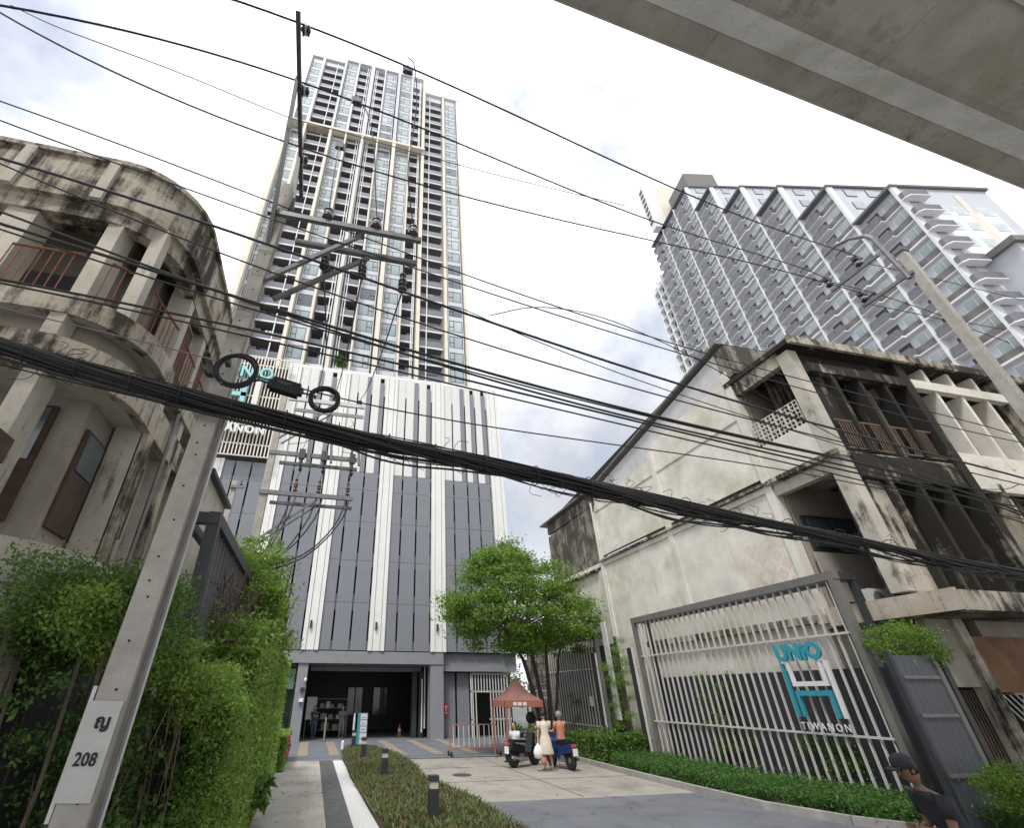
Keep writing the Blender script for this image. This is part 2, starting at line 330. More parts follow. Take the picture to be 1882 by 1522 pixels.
def gbox(w,h,mat,d=.16):
    key=(round(w,2),round(h,2),mat,d)
    if key not in gm: gm[key]=B(-w/2,w/2,0,d,0,h).mesh('panel',mt[mat])
    return gm[key]
ux=[-12.2]+[x+1.07 for x in fx[:-1]]
for bi,x0 in enumerate(ux):
    x1=x0+3.0 if bi<5 else 12.13
    ps=[(x0,x0+.68),(x0+.80,x0+1.82),(x0+1.94,x0+2.92)] if bi<5 else [(x0,x0+.68),(x0+.8,x0+1.82),(x0+1.94,x0+2.75),(x0+2.87,x0+3.78)]
    for pi,(a,b_) in enumerate(ps):
        for r in range(5):
            z0,z1=SEAM[r],SEAM[r+1]; 
            if bi==0 and r>3: continue
            tl('grey_panel',gbox(b_-a,z1-z0-.02,'gpanel'),((a+b_)/2,32.98,z0))
        # joint strip with slot openings at right of panel
        k=MB(); g0,g1=b_,b_+.12; zc=SEAM[0]
        for r in range(5):
            z0=SEAM[r]; sl=(z0+.55,z0+2.35) if r<4 else (z0+.3,z0+1.15)
            tp('joint_strip',B(g0,g1,33.12,33.3,zc,sl[0]),'joint'); zc=sl[1]
        tp('joint_strip',B(g0,g1,33.12,33.3,zc,16.95),'joint')
        if bi>1 or (bi==1):
            if bi==1: continue
            tl('white_panel',gbox(b_-a-(.36 if pi else 0),9.25,'wpanel',.14),((a+b_)/2-(.18 if pi else 0),33.04,16.97))
            if pi: tp('grey_fin',B(b_-.35,b_-.0,33.0,33.3,16.97,26.0 if pi==1 else 25.5),'gpanel')
            tp('white_infill',B(g0,g1,33.1,33.3,24.3-pi*.05,26.2),'wpanel')
            tp('joint_strip',B(g0+.01,g1-.01,33.15,33.3,19.6,19.75),'joint')
tp('parapet',MB().box(-5.2,13.3,33.32,33.5,26.2,26.6),'white')
for x in (-.62,3.52,7.62):
    tl('wall_lamp',B(-.06,.06,-.14,0,-.22,.22).mesh('wall_lamp',mt['frame']),(x,32.9,6.15))
# grille sign with bars
G=tp('sign_grille',MB().box(-9.35,-4.85,32.3,32.4,17.05,17.12).box(-9.35,-4.85,32.3,32.4,26,26.1),'cream')
for i in range(18):
    x=-9.3+i*.25; o=obj('slat',B(x,x+.085,32.28,32.33,17.05,26.1),mt['cream'],G)
for z in (18.0,19.6,20.9,22.2,23.7,25.2): obj('crossbar',B(-9.35,-4.85,32.34,32.4,z,z+.1),mt['cream'],G)
R90=(math.radians(90),0,0)
tpar=G
textmesh('UNiO',1.5,.12,'sign_letters',mt['aqua'],G,(-9.55,32.0,23.7),R90,1.05,'LEFT',.9,.035)
textmesh('TIWANON',.9,.1,'sign_letters',mt['signw'],G,(-10.35,31.95,18.75),R90,1.2,'LEFT',.92,.03)
H=MB(); H.box(-8.1,-7.75,31.95,32.15,20.2,23.4); obj('logo_bar',H,mt['aqua'],G)
H=MB(); H.box(-9.1,-8.75,31.95,32.15,20.2,23.4).box(-8.75,-7.75,31.95,32.15,21.9,22.25); obj('logo_bar',H,mt['aqua'],G)
obj('logo_bar',MB().box(-7.2,-6.8,31.95,32.15,20.2,23.4),mt['signw'],G)
# ground floor entrance
tp('column',MB().box(-1.05,-.45,33.05,33.9,-.02,3.98),'joint'); tp('column',MB().box(7.2,8.05,33.0,33.9,-.02,3.98),'joint')
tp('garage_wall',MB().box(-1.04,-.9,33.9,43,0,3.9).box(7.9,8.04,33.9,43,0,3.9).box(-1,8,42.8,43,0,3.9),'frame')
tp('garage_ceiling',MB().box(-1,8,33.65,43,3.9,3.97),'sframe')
tp('duct',MB().box(-.3,6.9,34.6,35.0,3.62,3.88),'steel')
for i,x in enumerate((6.3,6.75)): tp('folding_shutter',B(x,x+.3,34.4,34.9,.02,3.6),'frame')
tp('pipe',MB().tube([(7.1,34.3,0.5),(7.1,34.3,3.9)],.05),'whitem'); tp('pipe',MB().tube([(6.9,34.2,0.3),(6.9,34.2,3.2)],.05),'whitem')
for x in (2.6,4.6):
    wd=tp('display_window',MB().box(x,x+1.3,42.6,42.78,.9,2.9),'frame')
    obj('pane',MB().box(x+.1,x+.6,42.56,42.6,1.0,2.8).box(x+.7,x+1.2,42.56,42.6,1.0,2.8),mt['glass2'],wd)
# left shopfront
S=tp('shopfront',MB().box(-4.6,-1.1,34.0,34.1,-.0,.12).box(-2.35,-2.27,33.95,34.1,.12,3.8).box(-1.2,-1.1,33.95,34.1,.12,3.8).box(-4.6,-1.1,33.95,34.1,3.75,3.95),'frame')
obj('pane',MB().box(-4.6,-1.2,34.0,34.03,.12,2.55),mt['dglass'],S); obj('pane',MB().box(-4.6,-1.2,33.99,34.02,2.6,3.7),mt['cyan'],S)
for z,nm,y in ((2.5,'floodlight',33.0),(1.95,'camera_dome',33.0)):
    tp(nm,B(-.75,-.5,32.85,33.05,z,z+.18),'signw' if z<2 else 'frame')
tp('security_camera',MB().lathe((-.52,32.95,3.0),[(.07,0),(.09,.1),(.03,.2)],8),'signw')
# right annex: folding panels + slatted gate
for x in (8.2,9.15): tl('folding_panel',gbox(.82,3.55,'gpanel',.08),(x+.4,33.8,0.0))
for i,x in enumerate((8.08,8.22)): pass
gt=tp('slatted_gate',MB().box(9.98,12.75,33.5,33.58,3.45,3.55).box(9.98,12.75,33.5,33.58,2.45,2.53).box(9.98,10.06,33.5,33.58,0,3.5).box(12.7,12.78,33.5,33.58,0,3.5).box(11.2,12.75,33.5,33.58,.95,1.02).box(9.98,10.2,33.5,33.58,.95,1.02),'whitem')
for i in range(14):
    x=10.1+i*.2; z0=0 if not(10.35<x<11.15) else 2.5
    obj('slat',B(x,x+.06,33.5,33.56,z0,3.5),mt['whitem'],gt)
sg=tp('fire_sign',B(8.22,8.52,33.7,33.75,1.2,1.85),'redp'); obj('pictogram',MB().box(8.29,8.45,33.68,33.695,1.62,1.72).box(8.34,8.40,33.68,33.695,1.42,1.6).box(8.27,8.47,33.68,33.695,1.3,1.34),mt['signw'],sg)
# ---- tower shaft
Y0=44.0
tp('tower_wall',MB().box(-14.4,7.8,Y0+1.5,62,26,108.4).box(7.8,14.4,Y0+1.9,62,26,105).box(-7.9,7.8,Y0+.9,60,106.6,109.2),'tgrey')
floors=[34.7+2.74*k for k in range(27)]   # slab levels
def zfloors(top): return [z for z in floors if z+2.4<top]
wb=[(-14.2,-12.3,107.3),(-7.7,-5.7,109),(-.2,2.0,109),(2.9,5.0,109),(11.8,13.9,105)]
bb=[(-11.8,-8.3,107.3),(-5.3,-3.3,108.6),(-2.3,-.5,108.6),(5.3,7.1,108.2),(8.0,11.1,105)]
def win_mesh(w):
    h=1.95; f=MB(); fr=.07
    f.box(-w/2,w/2,-.02,.05,0,fr).box(-w/2,w/2,-.02,.05,h-fr,h).box(-w/2,-w/2+fr,-.02,.05,fr,h-fr).box(w/2-fr,w/2,-.02,.05,fr,h-fr)
    xs=-w/2+w*.36; f.box(xs-fr/2,xs+fr/2,-.02,.05,fr,h-fr).box(-w/2+fr,xs-fr/2,-.02,.05,h*.42,h*.42+fr)
    return f.mesh('window',mt['frame'])
def pane_mesh(w,mat): return B(-w/2+.06,w/2-.06,.01,.03,.06,1.89).mesh('pane',mt[mat])
wm={}
for wi,(a,b_,top) in enumerate(wb):
    y=Y0 if b_<8 else Y0+.5; w=(b_-a)-.28
    pf=tp('facade_pier',MB().box(a,a+.13,y,y+1.6,26.5,top).box(b_-.13,b_,y,y+1.6,26.5,top),'tgrey')
    flip=wi in (2,)
    if w not in wm: wm[w]=(win_mesh(w),{m_:pane_mesh(w,m_) for m_ in ('glass','glass2','glassw')})
    zs=zfloors(top); sp=MB(); prev=26.5
    for zi,z in enumerate(zs):
        sp.box(a+.13,b_-.13,y+.06,y+.5,prev,z+.42); prev=z+.42+1.95
        if z<88 or True:
            o=tl('window',wm[w][0],((a+b_)/2,y+.06,z+.42)); 
            if flip: o.scale=(-1,1,1)
            pm=random.choices(['glass','glass2','glassw'],[.62,.16,.3])[0]; link('pane',wm[w][1][pm],o)
    sp.box(a+.13,b_-.13,y+.06,y+.5,prev,top); sp.box(a+.13,b_-.13,y+.5,y+1.6,26.5,top); tp('spandrel',sp,'tgrey')
for bi,(a,b_,top) in enumerate(bb):
    y=Y0+.1 if b_<8 else Y0+.6; w=b_-a
    slab=MB().box(-w/2,w/2,0,.12,-.2,.02).mesh('balcony_slab',mt['tfin']); rl=MB().box(-w/2+.03,w/2-.03,.05,.08,.05,1.0).mesh('balustrade',mt['rail'])
    dr=MB().box(-w/2+.15,w/2-.5,1.3,1.34,0,2.1).mesh('sliding_door',mt['glass2']); ac=MB().box(-.38,.38,.5,.8,.05,.6).box(-.38,.38,.5,.8,1.2,1.75).mesh('air_conditioner',mt['sframe'])
    cl=B(-w/2,w/2,.12,1.45,-.12,-.02).mesh('balcony_ceiling',mt['tceil']); ld=[MB().box(-.5,-.2,.5,.52,.9,1.6).box(-.1,.25,.5,.52,.75,1.6).mesh('laundry',mt[q]) for q in ('signw','denim','tent')]  # ceiling darker than slab edge: shade under the balconies put into the colour
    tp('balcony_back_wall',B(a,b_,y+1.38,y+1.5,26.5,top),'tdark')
    for z in zfloors(top):
        o=tl('balcony_slab',slab,((a+b_)/2,y,z)); link('balustrade',rl,o); link('balcony_ceiling',cl,o); 
        if random.random()<.16: link('laundry',ld[random.randrange(3)],o,(random.uniform(-.3,.3),0,0))
        
        d=link('sliding_door',dr,o); link('air_conditioner',ac,o,(w/2-.42,0,0) if bi%2 else (-w/2+.42,0,0))
    tp('balcony_cap',B(a,b_,y,y+1.6,zfloors(top)[-1]+2.5,top),'tgrey')
# slender dividers
for x,top in ((-9.5,107.3),(-3.75,108.6),(-3.4,108.6),(-2.15,108.6),(-1.85,108.6),(6.75,108.2),(6.95,108.2),(8.85,105)):
    y=Y0+.02 if x<8 else Y0+.45; tp('mullion',B(x-.06,x+.06,y,y+.1,26.5,top),'tfin')
ZB=82.2
def fin(x0,x1,top,low,high,y=Y0,d0=1.0,d1=.45):
    tp('lower_fin',B(x0,x1,y-d0,y+1.2,26.5,ZB),low); tp('upper_fin',B(x0,x1,y-d1,y+1.2,ZB+.5 if x1<7.9 else ZB,top),high)
fin(-14.95,-14.3,107.6,'cream','tfin'); fin(-12.25,-11.85,107.6,'cream','tfin'); fin(-8.2,-7.8,109,'cream','tgrey'); fin(-5.62,-5.38,109,'cream','tfin')
fin(-.45,-.22,109,'cream','tfin'); fin(5.04,5.26,108.6,'cream','tfin'); fin(2.2,2.75,109,'cream','tgrey')
tp('wide_pier',B(-3.15,-2.45,Y0-.35,Y0+1.5,26.5,109),'tgrey'); tp('lower_fin',B(-2.95,-2.65,Y0-1,Y0-.36,26.5,ZB),'cream')
fin(7.3,7.75,108.6,'cream','cream',Y0,.6,.6); fin(11.25,11.65,105.3,'cream','cream',Y0+.5,.3,.3); fin(14.1,14.5,105.6,'cream','tfin',Y0+.6,.3,.3)
tp('band_beam',B(-14.95,7.8,Y0-1.05,Y0+.1,ZB,ZB+.5),'cream'); tp('band_soffit',B(-11.8,-8.25,Y0-1.0,Y0+1.2,ZB-.25,ZB-.02),'gablep')
tp('roof_edge',MB().box(-14.95,-8.2,Y0-.3,Y0+1.6,107.6,107.9).box(-8.2,7.8,Y0-.3,Y0+1.6,109.2,109.5).box(7.8,14.5,Y0+.2,Y0+2,105.0,105.4),'tfin')
tp('side_wall',B(14.42,14.6,Y0+1.9,62,26,105.4),'cream')
# planter with green on low balcony
pl=tag(obj('planter_shrub',MB(),mt['leafC']),'leafy green shrub on the lowest tower balcony above the podium','plant')

# ================= TERRACED TOWER (right)
C0=Vector((61.85,19.98,0)); D=Vector((.1857,.9826,0)); E_=Vector((.9826,-.1857,0))
RT=thing('terraced_tower','grey apartment tower stepping up in terraces behind the derelict blackened shophouses','building',(61.85,19.98,0))
RT.rotation_euler=(0,0,math.atan2(D.y,D.x))  # local x = along facade (away), local y = -E (towards left)
def rp(name,mb,m,parent=RT,loc=None): return obj(name,mb,mt[m],parent,loc=loc)
BW=5.3; NB=8
tops=[55,63.4,71.8,80.2,88.6,97,97,97]
FH=2.8
for i in range(NB):
    rp('tower_wall',B(i*BW,(i+1)*BW,-11.3,0,0,tops[i]-.0),'tgrey')
    rp('roof_edge',MB().box(i*BW-.3,(i+1)*BW,-11.6,.9,tops[i]+.0,tops[i]+.35),'tceil')
    rp('bay_fin',B(i*BW-.16,i*BW+.16,0,.75,0,tops[i]),'tfin')
    if i: # terrace wall windows + glass parapet
        for z in np.arange(tops[i-1]+.4,tops[i]-1.6,FH):
            for yy in (-2.2,-5.4,-9):
                o=rp('window',B(-.04,0.02,-.75,.75,0,1.5),'frame',loc=(i*BW-.02,yy,float(z)+.5)); 
                obj('pane',B(-.06,-.03,-.68,.68,.07,1.43),mt['glass'],o)
cell_slab=MB().box(.16,2.6,0,.35,-.07,.07).box(2.6,BW-.16,0,.85,-.07,.07).mesh('balcony_slab',mt['tfin'])
cage=MB().box(2.7,4.95,.1,.92,.071,1.15).mesh('service_cage',mt['cage'])
bar=MB().box(.2,2.55,.3,.33,.071,.9).mesh('balustrade',mt['sframe'])
wf=MB().box(.5,2.2,0.0,.05,.75,2.25).mesh('window',mt['tfin']); wp=MB().box(.58,1.05,.05,.07,.83,2.17).box(1.15,2.12,.05,.07,.83,2.17).mesh('pane',mt['glass'])
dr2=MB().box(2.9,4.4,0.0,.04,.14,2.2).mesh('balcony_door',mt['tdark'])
hv=MB().box(.16,2.6,0,.5,-.12,.12).box(2.6,BW-.16,0,.9,-.12,.12).mesh('balcony_slab',mt['tfin'])
cnt=0
for i in range(NB):
    nf=int((tops[i]-9)/FH)
    for j in range(nf+1):
        z=tops[i]-FH*(j+1)+.0
        if z<14: continue
        o=link('balcony_slab',hv if (j%3==2) else cell_slab,RT,(i*BW,0,z)); cnt+=1
        link('service_cage',cage,o); link('balustrade',bar,o); q=link('window',wf,o)
        link('balcony_door',dr2,o)
        q2=link('pane',wp,o)
# far wing, stair fin and lower front block
rp('far_wing_wall',B(NB*BW,NB*BW+7,-11,-1.5,0,90),'tgrey')
k=MB()
for j in range(30):
    z=88-j*2.8
    k.box(NB*BW,NB*BW+7.2,-1.6,-.9,z-.15,z+.15)
rp('floor_band',k,'tfin')
k=MB()
for j in range(30):
    for x in (1,3.3,5.4): k.box(NB*BW+x,NB*BW+x+1.1,-1.55,-1.4,88-j*2.8-2,88-j*2.8-.6)
rp('far_wing_window',k,'frame')
for x in (2.6,4.9,7.1): rp('bay_fin',B(NB*BW+x,NB*BW+x+.2,-1.6,-.7,0,90.3),'tfin')
rp('stair_fin',MB().box(36.3,38.2,-8,2.4,97,113),'tfin'); rp('stair_fin_panel',MB().box(36.2,36.3,-7.6,-.5,98,112.5),'cream')
k=MB()
for j in range(8): k.box(36.6,37.9,2.35,2.45,99+j*1.7,100.0+j*1.7)
rp('stair_louvre',k,'frame')
rp('roof_plant_room',MB().box(28,35,-9,-2,97,105),'sframe')
# end face with windows
cb=MB(); cb.prism([(0,.85),(-.45,.85),(-.85,.45),(-.85,-2.0),(0,-2.0)][::-1],-.07,.07); cbm=cb.mesh('corner_balcony',mt['tfin'])
cg=MB(); cg.prism([(-.05,.8),(-.42,.8),(-.8,.42),(-.8,-1.9),(-.05,-1.9)][::-1],.071,1.0); cgm=cg.mesh('parapet_panel',mt['cage'])
for j in range(13):
    o=link('corner_balcony',cbm,RT,(-.17,0,52.2-j*2.8)); link('parapet_panel',cgm,o)
for z in np.arange(50,20,-2.8):
    for yy in (-3.4,-5.7,-8.8):
        pass
        o=rp('window',B(-.05,0,-.8,.8,0,1.5),'tfin',loc=(0,yy,float(z))); obj('pane',B(-.07,-.04,-.72,.72,.07,1.43),mt['glassw'],o)
rp('wall_mural',MB().box(-.03,0,-9.9,-1.4,34,50.5),'tfin'); rp('mural_stripe',MB().box(-.05,-.03,-7.4,-6.6,20,54),'cream'); rp('rear_wing',B(8,26,-34,-11.3,0,49),'tgrey')
rp('lower_block_wall',MB().box(-3,0,-24,-2.4,0,41.2),'tgrey'); rp('lower_block_edge',MB().box(-3.4,.2,-24,-1.9,41.2,41.9),'sframe')

# ================= VIADUCT overhead
V=thing('elevated_viaduct','grey concrete underside of an elevated viaduct crossing the upper right corner','viaduct',(6,-2,12.6))
def vp(name,mb,m): 
    o=obj(name,mb,mt[m],V); o.matrix_parent_inverse=Matrix.Translation((-6,2,-12.6)); return o
# section (offset towards -n, z) along direction a
ax=Vector((1,.057,0)).normalized(); nn=Vector((ax.y,-ax.x,0))  # pointing to -Y
base=Vector((2.53,2.37,12.0))
def vpt(t,d,z): p=base+ax*t+nn*d; return (p.x,p.y,z)
def loft(sec,t0,t1,steps=1,close=True):
    k=MB(); n=len(sec)
    for s in range(steps+1):
        t=t0+(t1-t0)*s/steps
        for (d,z) in sec: k.v.append(vpt(t,d,z))
    for s in range(steps):
        for j in range(n):
            k.f.append((s*n+j,s*n+(j+1)%n,(s+1)*n+(j+1)%n,(s+1)*n+j))
    k.f.append(tuple(range(n))); k.f.append(tuple(range(steps*n,steps*n+n))[::-1]); return k
sec=[(0,12.0),(.02,12.1),(.05,13.4),(.3,13.4),(.35,12.4),(9,12.6),(9,11.9),(2.2,11.66),(1.0,11.66),(.85,11.70),(.70,11.80),(.55,11.90),(.42,11.97)]
t=-20
while t<60:
    vp('deck_segment',loft(sec,t+.004,t+2.856),'bridge'); t+=2.86
vp('edge_rib',loft([(.03,12.02),(.03,11.96),(.0,11.96),(-.01,12.02)],-20,60),'bridge')
vp('painted_highlight_band',loft([(.42,11.955),(.55,11.885),(.70,11.785),(.85,11.685),(.852,11.692),(.702,11.792),(.552,11.892),(.422,11.962)],-20,60),'hilite')  # added pale strip: bright streak along the soffit painted in as colour
k=loft([(2.1,11.60),(2.1,11.67),(2.2,11.67),(2.2,11.61)],-20,60); vp('seam_strip',k,'bridge')
# ================= LEFT SHOPHOUSE (rounded corner)
LS=thing('old_shophouse','derelict concrete shophouse with rounded corner and red balcony rails behind the leaning pole','building',(-6,8,0))
def lp(name,mb,m,parent=None):
    o=obj(name,mb,mt[m],parent or LS)
    if parent is None: o.matrix_parent_inverse=Matrix.Translation((6,-8,0))
    return o
XS=-3.0; YF=5.6; RC=1.15; YB=10.8
def plan(off=0,th=None,yb=YB,xl=-14):
    """outer outline from left along the front, round the corner, back along the side"""
    x=XS+off; y=YF-off; r=RC+off; P=[(xl,y),(x-r,y)]
    for i in range(1,9):
        a=-math.pi/2+math.pi/2*i/8; P.append((x-r+r*math.cos(a),y+r+r*math.sin(a)))
    P.append((x,yb)); return P
def band(off,th,z0,z1,yb=YB,xl=-14):
    o=plan(off,yb=yb,xl=xl); i=plan(off-th,yb=yb,xl=xl); k=MB(); n=len(o)
    for P in (o,i):
        for z in (z0,z1): k.v+=[(p[0],p[1],z) for p in P]
    for j in range(n-1):
        k.f+=[(j,j+1,n+j+1,n+j),(2*n+j+1,2*n+j,3*n+j,3*n+j+1),(n+j,n+j+1,3*n+j+1,3*n+j),(j+1,j,2*n+j,2*n+j+1)]
    k.f+=[(0,n,3*n,2*n),(n-1,3*n-1,4*n-1,2*n-1)]; return k
def slabp(off,z0,z1,yb=YB):
    k=MB(); P=plan(off,yb=yb); P+=[(-14,yb)]; return k.prism(P,z0,z1)
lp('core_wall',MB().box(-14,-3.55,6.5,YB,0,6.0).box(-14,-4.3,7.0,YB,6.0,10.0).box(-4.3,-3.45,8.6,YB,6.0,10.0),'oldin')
lp('rear_wing',MB().box(-9,-3.0,YB,13.2,0,6.75),'oldl')
lp('roof_slab',slabp(-.15,9.75,9.88),'oldm'); lp('parapet',band(0,.16,9.05,10.02),'oldm'); 
for x in (-5.55,-4.3): lp('parapet_rib',MB().box(x-.08,x+.08,YF-.07,YF-.003,9.05,10.04),'oldl')
lp('parapet_cap',band(.06,.3,10.02,10.12),'oldm')
lp('top_beam',band(-.10,.22,8.75,9.047),'oldm')
lp('balcony_slab',slabp(-.02,6.78,7.0),'oldl'); lp('balcony_fascia',band(.03,.14,6.72,7.06),'oldm')
lp('vent_band',band(0,.14,5.85,6.36),'oldm'); lp('vent_floor',slabp(-.2,5.9,6.05),'oldl')
lp('ledge',slabp(.12,3.36,3.6),'oldl'); lp('ledge_fascia',band(.16,.14,3.3,3.74),'oldl')
# columns
for x,w in ((-8.9,.4),(-7.7,.22),(-6.4,.24),(-5.25,.42),(-3.95,.22)):
    lp('column',B(x-w/2,x+w/2,YF+.15,YF+.55,7.0,9.05),'oldl'); lp('vent_post',B(x-.1,x+.1,YF+.02,YF+.3,6.36,6.78),'oldl')
    lp('column',B(x-w/2,x+w/2,YF+.12,YF+.5,3.6,5.9),'oldl')
for y,w in ((7.35,.2),(8.5,.2),(9.7,.2),(10.7,.2)):
    lp('column',B(XS-.5,XS-.12,y-w/2,y+w/2,7.0,9.05),'oldl'); lp('vent_post',B(XS-.3,XS-.02,y-.1,y+.1,6.36,6.78),'oldl')
    lp('column',B(XS-.5,XS-.1,y-w/2,y+w/2,3.6,5.9),'oldl')
    lp('side_buttress',B(XS-.12,XS-.003,y-w/2,y+w/2,3.74,5.85),'oldm')
lp('corner_column',B(-3.5,-3.3,5.95,6.15,7.0,9.05),'oldl')
# side infill walls with windows
lp('side_wall',MB().box(XS-.42,XS-.32,7.45,YB,7.0,9.05).box(XS-.42,XS-.32,7.45,YB,3.6,5.9),'oldl')
for y in (7.6,8.75,9.95):
    f=lp('shutter_window',MB().box(XS-.33,XS-.27,y,y+.6,4.4,5.6),'wood'); obj('pane',MB().box(XS-.27,XS-.25,y+.06,y+.54,5.05,5.54),mt['glass2'],f)
    f=lp('shutter_window',MB().box(XS-.33,XS-.27,y,y+.6,7.3,8.6),'wood')
# front openings
for (x0,x1,z0,z1) in ((-4.55,-3.9,4.1,5.72),(-6.1,-5.6,4.05,5.75),(-7.5,-6.7,4.05,5.75)):
    f=lp('door',MB().box(x0,x1,6.42,6.495,z0,z1),'wood'); obj('fanlight',MB().box(x0+.05,x1-.05,6.4,6.419,z0+.8,z1-.05),mt['glass2'],f)
f=lp('corner_shutter',MB().box(-3.549,-3.5,6.6,7.2,4.1,5.5),'wood'); obj('pane',MB().box(-3.499,-3.48,6.65,7.15,4.9,5.45),mt['glass2'],f)
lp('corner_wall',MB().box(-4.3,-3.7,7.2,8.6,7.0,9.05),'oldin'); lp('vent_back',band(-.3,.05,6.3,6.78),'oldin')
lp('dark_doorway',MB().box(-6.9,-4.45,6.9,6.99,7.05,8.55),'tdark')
lp('plank_sign',MB().bar((-6.8,5.45,4.62),(-3.85,5.42,4.62),.06,.2),'wood')
lp('wall_bracket',MB().box(-3.95,-3.75,5.45,5.75,4.55,4.85),'wood')
# red rails
def rail(P,z0,z1,step,name='railing'):
    top=MB(); top.tube([(p[0],p[1],z1) for p in P],.022,5); pass
    r=lp(name,top,'rust'); L=0; obj('bottom_rail',MB().tube([(p[0],p[1],z0+.06) for p in P],.014,5),mt['rust'],r)
    for a,b in zip(P,P[1:]):
        a=Vector((*a,0));b=Vector((*b,0));d=(b-a).length; n=max(1,int(d/step))
        for i in range(n):
            p=a.lerp(b,i/n); obj('baluster',MB().tube([(p.x,p.y,z0),(p.x,p.y,z1)],.011,4,False),mt['rust'],r)
for seg in (((-9,5.72),(-5.5,5.72)),((-5.05,5.72),(-4.1,5.72)),((-3.75,5.8),(-3.45,6.0)),((-3.3,6.3),(-3.14,7.2)),((-3.1,7.5),(-3.1,8.35)),((-3.1,8.65),(-3.1,9.5)),((-3.1,9.85),(-3.1,10.6))):
    rail(seg,7.06,7.95,.13)
# ground floor shop with posts; wall near-black, shade put into its colour
lp('shop_pier',MB().box(-5.3,-4.9,5.9,6.3,0,3.36),'oldl'); lp('shop_pier',MB().box(-3.4,-3.05,6.0,6.35,0,3.36),'oldl')
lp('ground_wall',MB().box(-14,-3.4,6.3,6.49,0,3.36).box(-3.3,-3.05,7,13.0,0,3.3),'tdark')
lp('gutter_pipe',MB().tube([(-2.93,7.9,.2),(-2.93,7.9,6.6)],.035,6),'steel')
lp('roof_eave',MB().box(-9,-2.85,YB,13.4,6.75,6.85),'frame')

# ================= RIGHT OLD SHOPHOUSES
GS=thing('gable_shophouse','derelict three storey shophouse row with pale side wall and blackened street front','building',(22,15,0))
def gp(name,mb,m,parent=None):
    o=obj(name,mb,mt[m],parent or GS)
    if parent is None: o.matrix_parent_inverse=Matrix.Translation((-22,-15,0))
    return o
X0=14.0
# side wall panels (bays between pilasters), storey 1-2 and 3
def quadwall(y0,y1,z0,zt0,zt1,m,name='side_wall_panel',x=X0,th=.2):
    k=MB(); P=[(y0,z0),(y1,z0),(y1,zt1),(y0,zt0)]; n=4
    k.v=[(x,p[0],p[1]) for p in P]+[(x+th,p[0],p[1]) for p in P]
    k.f=[(0,3,2,1),(4,5,6,7)]+[(i,(i+1)%4,4+(i+1)%4,4+i) for i in range(4)]; return gp(name,k,m)
def roofz(y): return 14.15-(y-11.5)*.185
for (a,b_) in ((11.5,16.4),(16.7,21.9)):
    quadwall(a,b_,0,8.05,8.05,'gable'); quadwall(a,b_,8.55,roofz(a)-1.5,roofz(b_)-1.5+.55,'gable')
    quadwall(a,b_,roofz(a)-1.45,roofz(a)-.15,roofz(b_)-.15,'metalw','gable_sheet',X0+.03,.08) if False else None
quadwall(11.5,21.9,8.55,roofz(11.5)-.2,roofz(21.9)-.2,'metalw','gable_sheet',X0+.06,.1)
quadwall(22.15,27.8,0,7.9,7.9,'gable'); quadwall(22.15,27.8,8.3,11.35,11.2,'bare')
for y in (11.35,16.4,21.88): gp('pilaster',MB().box(X0-.07,X0+.25,y,y+.28,0,roofz(y)-1.3),'gable')
gp('floor_band',MB().box(X0-.05,X0+.3,11.35,27.8,8.05,8.25),'gable'); gp('drip_ledge',MB().box(X0-.16,X0+.1,11.35,22.2,8.27,8.35).box(X0-.2,X0+.1,22.5,27.9,7.9,8.0),'burn2')
gp('ring_beam',MB().box(X0-.04,X0+.1,11.6,21.9,10.9,11.1),'gable')
# roof sheet edge
k=MB(); 
for s in range(1): k.bar((X0-.03,11.2,roofz(11.2)),(X0-.03,22.3,roofz(22.3)),.25,.09)
gp('roof_edge',k,'sframe')
k=MB(); k.bar((X0-.1,22.1,12.15),(X0-.1,28.3,12.05),.4,.1); gp('roof_edge',k,'sframe')
gp('roof_sheet',MB().poly([(X0,11.2,14.2),(X0+25,11.2,14.2),(X0+25,28.3,11.6),(X0,28.3,12.0)]),'sframe')
gp('block_course',MB().box(X0-.01,X0+.2,22.15,27.8,11.36,12.0),'bare')
gp('parapet_stub',MB().box(X0+.0,X0+2.2,11.0,11.6,12.6,13.95),'bare')
gp('side_pipe',MB().tube([(X0-.08,22.05,0),(X0-.08,22.05,11.5)],.05),'whitem')
# front balcony bay on the side (Y 9 - 11.35)
gp('corner_column',MB().box(X0,X0+.35,9.0,9.42,4.5,12.1),'oldl')
gp('roof_slab',MB().box(X0-.1,36,8.75,11.6,12.25,12.42),'burnt'); gp('roof_fascia',MB().box(X0-.12,36,8.7,8.8,12.2,12.5),'burn2')
gp('slab',MB().box(X0-.08,36,8.95,11.5,8.2,8.36),'oldm'); gp('slab_edge_ruin',MB().box(X0-.16,X0-.085,8.9,11.4,8.24,8.38),'burn2')
gp('beam',MB().box(X0,X0+.25,9.42,11.35,7.85,8.2),'oldl'); gp('beam',MB().box(X0,X0+.25,9.42,11.35,11.75,12.25),'oldm')
gp('side_parapet',MB().box(X0+.02,X0+.14,9.42,11.35,8.36,9.55),'gable')
